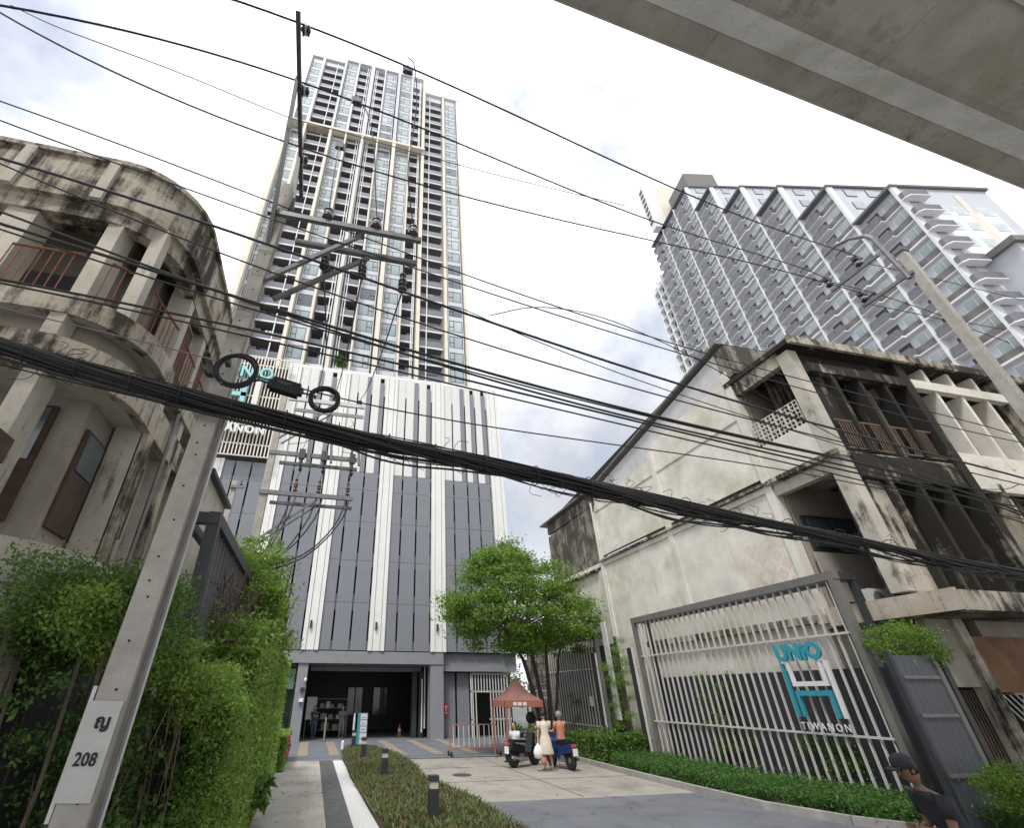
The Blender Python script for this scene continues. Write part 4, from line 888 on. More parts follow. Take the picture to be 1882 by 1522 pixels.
# mid pole with arms
PM=pole('utility_pole','slim concrete utility pole with three crossarms rising from the green clump',(-2.3,15,0),12.0,.27,.2)
obj('crossarm',B(-.1,2.85,-.14,-.04,9.28,9.42),mt['steel'],PM); obj('crossarm',B(.25,2.9,.14,.22,9.06,9.17),mt['steel'],PM)
obj('crossarm',B(-.15,2.85,-.16,-.06,7.84,7.98),mt['steel'],PM); obj('crossarm',B(.2,2.85,.12,.2,7.62,7.72),mt['steel'],PM)
obj('crossarm',B(.2,2.95,-.14,-.04,11.5,11.64),mt['whitem'],PM); obj('crossarm',B(.4,2.95,.1,.18,11.2,11.32),mt['whitem'],PM)
obj('arm_brace',MB().bar((0,-.1,6.3),(1.7,-.1,7.8),.06,.06),mt['steel'],PM); obj('arm_brace',MB().bar((0,.05,6.2),(1.75,.1,7.7),.05,.05),mt['steel'],PM)
obj('arm_brace',MB().bar((.1,-.1,9.9),(1.7,-.1,11.3),.06,.06),mt['steel'],PM); obj('arm_brace',MB().bar((.2,.1,9.8),(1.75,.1,11.2),.05,.05),mt['steel'],PM)
for x in (.95,1.7,2.65):
    insul('insulator',PM,(x,-.1,7.98),.5,.075,('insb','insb'),4); insul('cutout_fuse',PM,(x+.05,-.16,8.7),.45,.06,('ins','steel'),3)
    obj('jumper_wire',MB().tube([(x,-.1,8.5),(x+.12,-.25,8.8),(x-.05,-.2,9.2),(x+.1,-.1,9.9),(x,-.1,10.3)],.012,4),mt['black'],PM)
    obj('fuse_holder',MB().bar((x+.28,-.2,9.1),(x+.2,-.2,10.0),.09,.09),mt['steel'],PM)
    obj('hardware',MB().box(x-.06,x+.14,-.28,-.141,9.15,9.5).box(x-.02,x+.05,-.26,-.2,8.9,9.15),mt['dsteel'],PM)
    insul('insulator',PM,(x+.1,0,11.64),.26,.1,('ins','ins'),2)
for i,x in enumerate((.85,1.0,1.65,1.85,2.6,2.72)):
    q=[(x,-.15,7.8),(x-.05,-.15,7.2),(x-.35-.1*i,-.3,6.3-.05*i),(x*.45,-.5,5.75-.1*(i%3)),(.1,-.5,5.5-.12*(i%3)),(-.35,-.45,5.0-.1*(i%3)),(-.3,-.2,4.0)]
    s_=[]; 
    for a,b in zip(q,q[1:]): s_+= [tuple(Vector(a).lerp(Vector(b),t)) for t in (0,.5)]
    s_.append(q[-1]); 
    for _ in range(2): s_=[s_[0]]+[tuple((Vector(s_[j-1])+Vector(s_[j])*2+Vector(s_[j+1]))/4) for j in range(1,len(s_)-1)]+[s_[-1]]
    obj('riser_cable',MB().tube(s_,.024,6),mt['black'],PM,True)
# far short pole
PF=pole('utility_pole','distant short pole top with small bracket between the leaning pole and the podium',(-4.35,20,0),10.2,.26,.22); obj('bracket',B(-.1,.45,-.2,-.12,9.85,9.97),mt['steel'],PF); insul('insulator',PF,(.3,-.16,9.97),.2,.06)
# right pole
PR=pole('utility_pole','pale concrete utility pole at the right edge rising in front of the terraced tower',(16.02,6.0,0),13.85,.28,.21)
obj('crossarm',B(-.18,-.1,.4,2.0,14.2,14.3),mt['steel'],PR); obj('crossarm',B(-.18,-.1,.0,1.5,12.98,13.08),mt['steel'],PR)
obj('bent_bracket',MB().tube([(-.15,.15,12.9),(-.12,.3,14.9),(-.12,.4,15.15),(-.12,.8,15.5),(-.12,1.2,15.65),(-.12,1.65,15.6)],[.07,.07,.07,.06,.05,.035],8),mt['steel'],PR)
for y,z in ((.95,14.32),(1.95,14.4),(1.35,13.1)):
    insul('insulator',PR,(-.14,y,z),.3,.11,n=2); obj('line_clamp',B(-.25,-.0,y-.08,y+.08,z+.28,z+.4),mt['dsteel'],PR)
obj('top_cap',B(-.13,.13,-.13,.13,13.85,13.9),mt['dsteel'],PR)
# ================= WIRES
def spline(P,m=4):
    P=[Vector(p) for p in P]; Q=[P[0]*2-P[1]]+P+[P[-1]*2-P[-2]]; out=[]
    for i in range(1,len(Q)-2):
        a,b,c,d=Q[i-1:i+3]
        for j in range(m):
            u=j/m; out.append(.5*((2*b)+(c-a)*u+(2*a-5*b+4*c-d)*u*u+(3*b-a-3*c+d)*u**3))
    out.append(P[-1]); return out
WL=json.loads('''{"h1":[0.017,[[-2.839,3.358,11.535],[-2.277,3.463,11.736],[-1.646,3.582,11.924],[-0.951,3.713,12.092],[-0.231,3.848,12.229],[0.565,3.998,12.346],[1.457,4.165,12.444],[2.407,4.344,12.524],[3.414,4.533,12.593],[4.512,4.74,12.665],[5.687,4.961,12.753],[7.023,5.212,12.882],[8.463,5.483,13.069],[10.228,5.815,13.375],[12.278,6.2,13.827],[14.824,6.679,14.467],[16.265,6.95,14.814]]],"h2":[0.017,[[-5.338,3.632,10.113],[-4.922,3.716,10.392],[-4.317,3.839,10.747],[-3.626,3.979,11.083],[-2.868,4.133,11.381],[-2.039,4.301,11.635],[-1.122,4.487,11.848],[-0.237,4.666,12.002],[0.857,4.888,12.145],[2.032,5.127,12.266],[3.377,5.399,12.396],[4.992,5.727,12.578],[6.826,6.099,12.856],[8.893,6.518,13.28],[11.349,7.017,13.898],[14.385,7.632,14.624],[16.186,7.998,14.859]]],"h3":[0.017,[[-7.139,4.914,12.839],[-6.385,4.993,12.527],[-5.405,5.096,12.198],[-4.352,5.206,11.934],[-3.279,5.319,11.748],[-2.185,5.433,11.634],[-1.132,5.544,11.587],[-0.137,5.648,11.591],[1.134,5.781,11.653],[2.489,5.923,11.775],[4.023,6.084,11.964],[5.667,6.257,12.205],[7.581,6.457,12.506],[9.739,6.684,12.837],[12.144,6.936,13.155],[14.737,7.208,13.399],[16.147,7.355,13.479]]],"guy":[0.006,[[-6.12,4.4,11.907],[-5.371,4.4,11.594],[-4.542,4.4,11.378],[-3.634,4.4,11.156],[-2.795,4.4,10.906],[-1.947,4.4,10.631],[-1.52,4.4,10.513]]],"guy2":[0.006,[[-1.691,4.893,11.424],[-0.863,4.934,11.443],[-0.018,4.977,11.44],[0.857,5.02,11.436],[1.798,5.067,11.448],[2.832,5.119,11.491],[3.892,5.172,11.565],[5.032,5.229,11.656],[5.572,5.256,11.692]]],"a":[0.008,[[-5.508,4.624,9.633],[-4.534,4.68,9.468],[-3.496,4.739,9.269],[-2.349,4.804,9.032],[-1.154,4.873,8.779],[0.006,4.939,8.539],[1.195,5.006,8.308],[2.539,5.083,8.073],[4.067,5.17,7.849],[5.557,5.255,7.678],[7.223,5.35,7.539],[9.139,5.459,7.436],[11.106,5.571,7.361],[13.399,5.702,7.247],[14.67,5.774,7.135]]],"b":[0.008,[[-5.363,4.633,9.212],[-4.482,4.683,9.032],[-3.339,4.748,8.81],[-2.24,4.811,8.607],[-1.134,4.874,8.413],[0.031,4.94,8.222],[1.262,5.01,8.032],[2.573,5.085,7.846],[4.005,5.167,7.661],[5.542,5.254,7.484],[7.056,5.34,7.334],[8.847,5.442,7.187],[10.747,5.551,7.072],[13.157,5.688,6.991],[14.427,5.76,6.98]]],"d":[0.02,[[-5.024,4.652,8.415],[-4.146,4.702,8.321],[-3.084,4.763,8.176],[-2.084,4.82,8.015],[-1.023,4.88,7.829],[0.112,4.945,7.622],[1.318,5.013,7.402],[2.555,5.084,7.185],[3.864,5.158,6.974],[5.28,5.239,6.772],[6.816,5.327,6.586],[8.499,5.423,6.421],[10.402,5.531,6.27],[12.415,5.646,6.122],[13.465,5.706,6.035]]],"e":[0.009,[[-4.948,4.656,8.325],[-4.115,4.704,8.077],[-3.047,4.765,7.787],[-2.011,4.824,7.534],[-0.987,4.882,7.31],[0.077,4.943,7.104],[1.205,5.007,6.911],[2.438,5.077,6.729],[3.709,5.15,6.568],[5.129,5.231,6.417],[6.678,5.319,6.281],[8.342,5.414,6.16],[10.151,5.517,6.048],[12.217,5.634,5.929],[13.329,5.698,5.863]]],"f":[0.012,[[-4.578,4.677,7.445],[-3.753,4.724,7.252],[-2.808,4.778,7.034],[-1.844,4.833,6.822],[-0.895,4.887,6.626],[0.168,4.948,6.429],[1.246,5.009,6.254],[2.379,5.074,6.099],[3.63,5.145,5.962],[5.001,5.223,5.847],[6.502,5.309,5.752],[8.041,5.396,5.668],[9.756,5.494,5.552],[11.633,5.601,5.34],[12.633,5.658,5.162]]],"g":[0.02,[[-4.49,4.682,7.233],[-3.739,4.725,7.124],[-2.728,4.783,6.966],[-1.812,4.835,6.817],[-0.858,4.889,6.663],[0.209,4.95,6.501],[1.282,5.011,6.353],[2.455,5.078,6.212],[3.696,5.149,6.09],[5.087,5.228,5.982],[6.618,5.315,5.887],[8.176,5.404,5.795],[9.872,5.501,5.662],[11.716,5.606,5.413],[12.693,5.662,5.208]]],"h":[0.009,[[-4.46,4.684,7.146],[-3.702,4.727,7.008],[-2.738,4.782,6.841],[-1.81,4.835,6.691],[-0.853,4.89,6.549],[0.18,4.949,6.409],[1.29,5.012,6.276],[2.418,5.076,6.159],[3.614,5.144,6.053],[5.007,5.224,5.951],[6.431,5.305,5.865],[8.13,5.402,5.779],[9.86,5.5,5.694],[11.871,5.615,5.572],[12.94,5.676,5.486]]],"i":[0.012,[[-4.148,4.702,6.357],[-3.445,4.742,6.352],[-2.552,4.793,6.329],[-1.666,4.843,6.292],[-0.722,4.897,6.24],[0.262,4.953,6.174],[1.332,5.014,6.094],[2.507,5.081,6.0],[3.704,5.149,5.901],[4.989,5.223,5.796],[6.344,5.3,5.691],[7.946,5.391,5.579],[9.67,5.489,5.475],[11.696,5.605,5.377],[12.754,5.665,5.336]]],"j":[0.009,[[-4.135,4.703,6.309],[-3.42,4.743,6.284],[-2.524,4.794,6.24],[-1.649,4.844,6.187],[-0.724,4.897,6.123],[0.268,4.954,6.048],[1.33,5.014,5.964],[2.47,5.079,5.874],[3.666,5.147,5.78],[4.975,5.222,5.68],[6.34,5.3,5.579],[7.907,5.389,5.461],[9.561,5.483,5.327],[11.47,5.592,5.138],[12.457,5.648,5.017]]],"k":[0.006,[[-3.98,4.712,5.974],[-3.839,4.72,5.96],[-3.713,4.727,5.947],[-3.553,4.736,5.931],[-3.368,4.746,5.914],[-3.169,4.758,5.894],[-2.965,4.769,5.874],[-2.768,4.781,5.854],[-2.589,4.791,5.836],[-2.396,4.802,5.815],[-2.194,4.813,5.792],[-2.012,4.824,5.771],[-1.838,4.834,5.75],[-1.66,4.844,5.729],[-1.566,4.849,5.717]]],"l":[0.007,[[-1.122,4.874,5.59],[-0.493,4.91,5.5],[0.233,4.952,5.43],[0.957,4.993,5.39],[1.789,5.04,5.369],[2.647,5.089,5.368],[3.567,5.142,5.377],[4.479,5.194,5.388],[5.586,5.257,5.394],[6.659,5.318,5.385],[7.678,5.376,5.358],[8.891,5.445,5.304],[10.216,5.52,5.224],[11.742,5.607,5.128],[12.515,5.651,5.09]]],"n":[0.006,[[1.569,5.028,7.44],[2.247,5.066,7.23],[2.918,5.105,7.045],[3.592,5.143,6.881],[4.339,5.186,6.719],[5.066,5.227,6.581],[5.879,5.273,6.443],[6.662,5.318,6.323],[7.543,5.368,6.2],[8.39,5.416,6.089],[9.354,5.471,5.964],[10.323,5.527,5.835],[11.306,5.583,5.695],[12.347,5.642,5.53],[12.877,5.672,5.436]]],"o":[0.006,[[2.037,5.054,7.424],[2.81,5.098,7.807],[3.628,5.145,7.953],[4.41,5.19,7.898],[5.391,5.246,7.637],[6.16,5.289,7.334],[6.61,5.315,7.134],[7.212,5.349,6.854],[7.869,5.387,6.55],[8.431,5.419,6.303],[9.267,5.466,5.982],[10.133,5.516,5.735],[11.263,5.58,5.584],[12.515,5.651,5.689],[13.131,5.687,5.856]]],"bundle":[0.11,[[-3.764,4.674,5.437],[-3.2,4.706,5.342],[-2.482,4.747,5.234],[-1.806,4.785,5.142],[-1.069,4.827,5.053],[-0.268,4.873,4.964],[0.537,4.919,4.883],[1.318,4.963,4.81],[2.218,5.015,4.73],[3.212,5.071,4.646],[4.217,5.129,4.564],[5.242,5.187,4.481],[6.479,5.257,4.383],[7.74,5.329,4.284],[9.1,5.407,4.184],[10.528,5.488,4.089],[11.33,5.534,4.045]]],"loose1":[0.01,[[-0.434,4.814,4.827],[-0.009,4.838,4.754],[0.405,4.861,4.646],[0.83,4.886,4.606],[1.297,4.912,4.622],[1.791,4.94,4.622],[2.31,4.97,4.617],[2.837,5.0,4.629],[2.837,5.0,4.629]]],"loose2":[0.01,[[3.085,5.014,4.568],[3.521,5.039,4.487],[3.947,5.063,4.379],[4.394,5.089,4.283],[4.918,5.119,4.292],[5.454,5.149,4.276],[5.968,5.178,4.216],[6.553,5.212,4.225],[6.553,5.212,4.225]]],"loose3":[0.01,[[6.328,5.199,4.197],[6.893,5.231,4.189],[7.446,5.263,4.168],[7.973,5.293,4.089],[8.522,5.324,4.016],[9.134,5.359,3.966],[9.803,5.397,3.956],[10.557,5.44,4.008],[10.557,5.44,4.008]]],"r1":[0.014,[[16.544,7.137,14.903],[18.85,7.295,15.184],[21.461,7.473,15.481],[24.486,7.68,15.797],[27.579,7.892,16.091],[27.579,7.892,16.091]]],"r2":[0.014,[[15.4,7.059,12.585],[17.033,7.171,12.757],[18.754,7.288,12.895],[20.37,7.399,12.857],[21.963,7.508,12.711],[21.963,7.508,12.711]]],"r3":[0.014,[[14.001,6.963,13.143],[15.938,7.096,13.259],[17.8,7.223,13.204],[19.784,7.359,13.132],[22.355,7.535,13.423],[22.355,7.535,13.423]]]}''')
LAB={'h1':('navy','topmost thick overhead conductor clamped near the tower top'),'h2':('navy','second thick overhead conductor passing just above the tower window rows'),'h3':('navy','third thick overhead conductor crossing the middle of the tower'),
'guy':('greyw','thin pale stay wire running from the top left corner to the pole bracket'),'guy2':('greyw','thin grey wire with a small splice joining the second conductor in front of the clouds'),
'a':('navy','highest thin service wire crossing open sky left of the leaning pole'),'b':('navy','thin service wire just under the highest one, left of the leaning pole'),'d':('navy','thickest twisted service cable crossing the top parapet of the rounded shophouse'),
'e':('black','thin cable hanging just under the thick twisted one at the shophouse parapet'),'f':('black','cable crossing the upper floor openings of the rounded shophouse'),'g':('black','thick twisted cable crossing the red balcony rails'),'h':('black','thin cable sagging directly below the twisted cable at the red rails'),
'i':('black','upper of the two cables crossing just below the red balcony rails'),'j':('black','lower of the two cables crossing just below the red balcony rails'),'k':('greyw','thin grey wire tied to the leaning pole above the cable coil'),
'l':('black','lowest thin wire from the leaning pole over the white podium fins to the right'),'n':('black','thin wire fanning out right of the tower towards the gable roof'),'o':('black','slack wire looping down over the breeze block balcony'),
'r1':('navy','uppermost conductor leaving the right pole towards the right edge'),'r2':('navy','lowest conductor leaving the right pole towards the right edge'),'r3':('navy','middle conductor leaving the right pole towards the right edge'),
'loose1':('black','loose black cable drooping below the cable bundle in front of the white podium'),'loose2':('black','loose black cable drooping below the cable bundle over the pale side wall'),'loose3':('black','loose black cable drooping at the right end of the cable bundle')}
for kx,(r,P) in WL.items():
    if kx=='bundle': continue
    m_,lab=LAB[kx]; P=[tuple(p) for p in P]; S=spline(P,4)
    if r>.013:
        k=MB(); k.tube(S,r*1.0,6)
        # twisted strand
        X=[];  L=0
        for a,b in zip(S,S[1:]):
            for t in (0,.25,.5,.75):
                p=a.lerp(b,t); L+=(b-a).length/4; X.append(p+Vector((0,math.cos(L*16),math.sin(L*16)))*r*.55)
        k.tube(X,r*.55,4); o=obj('overhead_cable',k,mt[m_])
    else: o=obj('overhead_cable',MB().tube(S,r*1.35,5),mt[m_])
    tag(o,lab,'cable','overhead cables between the utility poles')
# splices / clamps
for loc,lab in (((.36,4.1,12.36),'spiky wire clamp on the topmost conductor above the tower'),((-.5,4.55,12.05),'wire clamp on the second conductor at the top of the tower'),((-.72,5.5,11.3),'wire clamp on the third conductor beside the pole bracket')):
    pass
def hang(name,lab,P,r=.011): tag(obj(name,MB().tube(spline(P,5),r,5),mt['navy']),lab,'cable','droppers from the conductors')
hang('dropper_wire','dropper wire looping from the topmost conductor to the right insulator of the arm',[(.36,4.05,12.95),(.5,4.15,12.9),(.62,4.4,12.0),(.55,4.6,10.3),(.6,4.7,9.6),(.72,4.88,9.0)])
hang('dropper_wire','dropper wire looping from the second conductor to the middle insulator of the arm',[(-.5,4.6,12.0),(-.3,4.6,11.7),(-.1,4.7,10.9),(.02,4.8,9.8),(.11,4.88,9.0)])
hang('dropper_wire','dropper wire falling from the third conductor to the left insulator of the arm',[(-.78,5.52,12.0),(-.76,5.3,11.2),(-.7,5.0,9.8),(-.66,4.88,9.0)])
for lab,P in (('left of three span wires running back from the leaning pole to the slim pole',[(-.6,5.1,7.85),(-.6,8,8.7),(-.9,12,10.5),(-1.25,14.95,11.9)]),('middle of three span wires running back from the leaning pole to the slim pole',[(-.02,5.1,7.8),(-.15,8,8.6),(-.35,12,10.4),(-.5,14.95,11.9)]),('right of three span wires running back from the leaning pole to the slim pole',[(.62,5.1,7.65),(.55,8,8.5),(.5,12,10.3),(.45,14.95,11.9)])): hang('span_wire',lab,P,.014)
for loc,lab in (((.37,4.06,12.42),'spiky wire clamp on the topmost conductor above the tower'),((-.5,4.58,11.95),'wire clamp on the second conductor near the tower top'),((-.78,5.54,12.0),'small wire clamp on the third conductor beside the pole bracket')):
    c=thing('wire_clamp',lab,'clamp',loc); obj('body',MB().box(-.07,.07,-.04,.04,-.08,.08),mt['dsteel'],c); obj('bolt',MB().box(-.02,.02,-.02,.02,.08,.18).box(-.1,-.07,-.02,.02,-.1,.12).box(.07,.1,-.02,.02,-.12,.1),mt['dsteel'],c)
# bundle
BP=spline([tuple(p) for p in WL['bundle'][1]],4)
bd=thing('cable_bundle','thick sagging bundle of many black communication cables crossing the whole street view','cable bundle',tuple(BP[10]))
def off(seed,amp,ph,r=.1):
    rr=random.Random(seed); a=rr.uniform(0,6.28); q=rr.uniform(.15,1)**.6*r; fr=rr.uniform(.25,.9); out=[]; L=0
    for i,p in enumerate(BP):
        if i: L+=(p-BP[i-1]).length
        t=L*fr+a; g=1+.35*math.sin(L*.9+ph)*(1 if seed%3==0 else .3); sag=amp*max(0,math.sin(max(0,(p.x-.2))*1.1+ph))
        sq=float(np.interp(p.x,[-4,0,3,5,8],[.95,.9,.85,.62,.5]))
        out.append(p-Vector(BP[10])+Vector((0,math.cos(t)*q*g*sq,math.sin(t)*q*g*sq*1.05-sag)))
    return out
for i in range(54):
    rr=random.Random(i+100); amp=0 if i%3 else rr.uniform(.04,.2)
    obj('cable',MB().tube(off(i,amp,rr.uniform(0,6),.10),rr.choice([.008,.010,.014,.020]),5,False),mt['black'],bd,True)
for i in range(0,len(BP)-1,3):
    p=BP[i]-BP[10]; d=(BP[i+1]-BP[i]).normalized(); r=MB(); c=[]
    for j in range(13):
        a=2*math.pi*j/12; c.append(p+Vector((0,math.cos(a),math.sin(a)))*.125)
    obj('tie',r.tube(c,.006,4),mt['black'],bd)
k=MB()
for i in range(150):
    j=random.randint(2,len(BP)-3); p=BP[j]-BP[10]; q=p+Vector((random.uniform(-.2,.2),random.uniform(-.12,.12),random.choice([-1,-1,1])*random.uniform(.1,.2))); e=q+Vector((random.uniform(-.2,.2),0,random.uniform(-.06,.08)))
    k.tube(spline([p,q,e],3),.004,3,False)
tag(obj('loose_ends',k,mt['black'],bd),kind='stuff')
def coil(lab,loc,R,n=9):
    c=thing('cable_coil',lab,'cable coil',loc)
    for i in range(n):
        r=R*random.uniform(.86,1.06); a0=random.uniform(0,6); y0=random.uniform(-.03,.03); P=[(r*math.cos(a)+.006*math.sin(2*a+a0),y0+.012*math.sin(a+a0),r*.98*math.sin(a)+.006*math.cos(2*a+a0)) for a in np.linspace(0,2*math.pi,41)]
        obj('loop',MB().tube(P,.011,5,False),mt['black'],c,True)
    for a in (.4,2,4.2): obj('tie',MB().bar((R*.88*math.cos(a),0,R*.88*math.sin(a)),(R*1.09*math.cos(a),0,R*1.09*math.sin(a)),.055,.012),mt['sframe'],c)
coil('larger loose coil of black cable tied at the leaning pole',(-1.28,4.62,5.46),.225); coil('tight black cable coil hanging right of the black splice box',(-.27,4.66,5.24),.165,12)
sb=thing('splice_box','black ribbed cable splice box hanging between the two cable coils','junction box',(-.72,4.66,5.33)); sb.rotation_euler=(0,math.radians(12),0)
obj('body',MB().box(-.16,.16,-.05,.05,-.075,.085),mt['black_p'],sb)
for i in range(7): obj('rib',MB().box(-.15+i*.045,-.135+i*.045,-.062,-.051,-.07,.08),mt['black_p'],sb)
obj('end_cap',MB().box(-.2,-.16,-.035,.035,-.05,.04),mt['black_p'],sb); obj('end_cap',MB().box(.16,.2,-.035,.035,-.04,.05),mt['black_p'],sb); obj('print',MB().box(-.1,.02,-.066,-.063,.01,.016).box(-.1,.06,-.066,-.063,.03,.036),mt['greyw'],sb)
obj('lead',MB().tube([(-.2,0,0),(-.3,0,.0),(-.4,0,-.05),(-.5,0,-.13)],.012,5),mt['black'],sb); obj('lead',MB().tube([(.2,0,0),(.27,0,.01),(.33,0,-.06)],.012,5),mt['black'],sb)

# ================= SMALL THINGS
bollab=['nearest black bollard light at the bottom edge of the planted bed','second nearest black bollard light in the planted bed','third black bollard light further along the planted bed','black bollard light farthest down the planted bed near the kiosk sign']
proto=None
for (x,y),lab in zip(((2.72,12.1),(2.45,17.9),(2.25,22.8),(2.2,27.4)),bollab):
    if proto is None:
        b=thing('bollard_light',lab,'bollard',(x,y,0),0,'bollard lights in the planted bed')
        obj('post',B(-.1,.1,-.1,.1,0,.62),mt['frame'],b); obj('lens',B(-.085,.085,-.085,.085,.62,.74),mt['lens'],b); obj('cap',B(-.1,.1,-.1,.1,.74,.84),mt['frame'],b); proto=b
    else:
        b=copy_tree(proto); b.location=(x,y,0); b['label']=lab
pf=thing('slim_post','slim pale post with a rounded tip standing near the garage entrance','post',(2.4,30.5,0)); obj('shaft',MB().lathe((0,0,0),[(.06,0),(.06,1.15),(.035,1.4),(.01,1.45)],10),mt['slat'],pf); obj('foot',MB().lathe((0,0,0),[(.12,0),(.12,.03)],10),mt['frame'],pf)
pf2=thing('slim_post','slim brass coloured post beside the standing people at the garage','post',(.95,33.2,0)); obj('shaft',MB().lathe((0,0,0),[(.05,0),(.05,1.1),(.02,1.2)],10),mt['tan'],pf2); obj('foot',MB().lathe((0,0,0),[(.12,0),(.12,.03)],10),mt['frame'],pf2)
kk=thing('directory_sign','narrow grey directory sign with a teal edge standing at the end of the planted bed','sign',(2.72,28.6,0))
obj('panel',B(-.2,.2,-.06,.06,0,1.5),mt['joint'],kk); obj('teal_edge',B(-.30,-.2,-.07,.07,0,1.5),mt['teal'],kk)
for i in range(5): obj('plate',B(-.16,.17,-.075,-.061,.15+i*.27,.38+i*.27),mt['tgrey'],kk)
obj('print',MB().box(-.1,.1,-.079,-.076,1.3,1.32).box(-.1,.05,-.079,-.076,1.05,1.07).box(-.1,.08,-.079,-.076,.78,.8),mt['frame'],kk)
bl=thing('ground_bollard','small white bollard at the left tip of the planted bed','bollard',(1.75,28.4,0)); obj('body',MB().lathe((0,0,0),[(.07,0),(.07,.3),(.03,.36)],10),mt['signw'],bl)
# tent
tt=thing('canopy_tent','faded red pop up canopy tent with valance standing by the tree','tent',(8.8,22.5,0))
k=MB(); w=.85
ring=[[(-w,-w,2.1),(0,-w,2.1),(w,-w,2.1),(w,0,2.1),(w,w,2.1),(0,w,2.1),(-w,w,2.1),(-w,0,2.1)],[(a*.55,b*.55,2.36) for a,b in ((-w,-w),(0,-w),(w,-w),(w,0),(w,w),(0,w),(-w,w),(-w,0))],[(a*.15,b*.15,2.78) for a,b in ((-w,-w),(0,-w),(w,-w),(w,0),(w,w),(0,w),(-w,w),(-w,0))]]
for r_ in ring: k.v+=r_
k.v.append((0,0,2.92)); 
for a in range(2):
    for j in range(8): k.f.append((a*8+j,a*8+(j+1)%8,(a+1)*8+(j+1)%8,(a+1)*8+j))
for j in range(8): k.f.append((16+j,16+(j+1)%8,24))
obj('canopy_top',k,mt['tent'],tt)
for (a,b_,c,d) in ((-w,w,-w-.01,-w+.01),(-w,w,w-.01,w+.01)): obj('valance',B(a,b_,c,d,1.86,2.1),mt['tentd'],tt)
for (c,d) in ((-w-.01,-w+.01),(w-.01,w+.01)): obj('valance',B(c,d,-w+.012,w-.012,1.86,2.1),mt['tentd'],tt)
textmesh('TRUE',.2,.004,'valance_lettering',mt['signw'],tt,(-.55,-w-.02,1.9),R90,1.1,'LEFT',1,.004) if False else None
obj('valance_print',MB().box(-.5,-.35,-w-.018,-w-.012,1.92,2.04).box(-.3,-.12,-w-.018,-w-.012,1.92,2.04).box(-.06,.1,-w-.018,-w-.012,1.92,2.04),mt['signw'],tt)
for x in (-w+.02,w-.02):
    for y in (-w+.04,w-.04): obj('leg',B(x-.03,x+.03,y-.03,y+.03,0,2.08),mt['tentd'],tt)
obj('truss',MB().bar((-w,-w+.04,1.82),(0,-w+.04,2.0),.025).bar((0,-w+.04,1.82),(-w,-w+.04,2.0),.025).bar((0,-w+.04,2.0),(w,-w+.04,1.82),.025),mt['steel'],tt)
# barrier
ba=thing('barrier','orange and white wheeled crowd barrier standing in front of the slatted gate','barrier',(7.3,24.2,0))
L=1.12
obj('frame',MB().tube([(-L,0,.12),(-L,0,1.05),(-L+.1,0,1.15),(L-.1,0,1.15),(L,0,1.05),(L,0,.12)],.025,6).tube([(-L,0,.3),(L,0,.3)],.02,6),mt['orange'],ba)
for i in range(9): obj('upright',B(-.015-.96+i*.24,.015-.96+i*.24,-.01,.01,.3,1.14),mt['whitem'],ba)
for x in (-L,L):
    for y in (-.25,.25): obj('wheel',MB().lathe((x,y,.1),[(.09,-.03),(.1,0),(.09,.03)],12,'x'),mt['tyre'],ba)
    obj('axle',B(x-.02,x+.02,-.25,.25,.08,.12),mt['dsteel'],ba)
# cart under tent
ct=thing('vendor_cart','small cluttered table with green baskets and a fan under the red canopy','cart',(8.9,22.0,0))
obj('table_top',B(-.6,.6,-.3,.3,.78,.82),mt['wood'],ct)
for x in (-.55,.55):
    for y in (-.25,.25): obj('leg',B(x-.02,x+.02,y-.02,y+.02,0,.78),mt['steel'],ct)
obj('basket',MB().lathe((-.3,0,.82),[(.18,0),(.24,.22)],12),mt['bblue'],ct); leaves('greens',clumps([(-.3,0,1.08),(.3,0,1.0)],120,.13),.06,mt['leafA'],ct)
obj('box',B(.1,.5,-.2,.2,.82,1.02),mt['tan'],ct)
fn=thing('standing_fan','dark round standing fan beside the cart under the canopy','fan',(9.35,22.4,0)); obj('cage',MB().lathe((0,0,1.45),[(.05,-.08),(.22,-.03),(.22,.03),(.05,.08)],16,'y'),mt['black_p'],fn); obj('stand',MB().tube([(0,.05,0),(0,.05,1.4)],.02),mt['black_p'],fn); obj('foot',MB().lathe((0,.05,0),[(.2,0),(.2,.03)],14),mt['black_p'],fn)
# shelf in garage
sh=thing('shelf_rack','dark metal shelf rack stacked with parcels inside the garage','shelf',(1.35,36.6,0))
for x in (-1,1):
    for y in (-.25,.25): obj('upright',B(x-.04,x+.04,y-.03,y+.03,0,2.1),mt['steel'],sh)
for z in (.35,.95,1.55,2.06): obj('shelf',B(-1,1,-.25,.25,z,z+.04),mt['steel'],sh)
for i,(x,z,wd_,h,m_) in enumerate(((-.8,1.59,.3,.25,'tan'),(-.4,1.59,.25,.35,'slat'),(-.1,1.59,.2,.2,'tan'),(.35,1.59,.35,.22,'joint'),(-.7,.99,.4,.3,'joint'),(-.2,.99,.3,.22,'tan'),(.3,.99,.25,.2,'slat'),(-.6,.39,.5,.4,'sframe'),(.1,.39,.4,.3,'tan'))):
    q=thing('parcel',['small tan box','tall pale box','tiny tan box','wide grey box','grey box','medium tan box','small pale box','large dark box','low tan box'][i]+' on the '+('top' if z>1.5 else 'middle' if z>.9 else 'lowest')+' shelf of the garage rack','box',(1.35+x,36.5,z)); obj('carton',B(0,wd_,-.15,.15,0,h),mt[m_],q); obj('tape',B(wd_*.4,wd_*.5,-.153,-.15,0,h),mt['slat'],q)
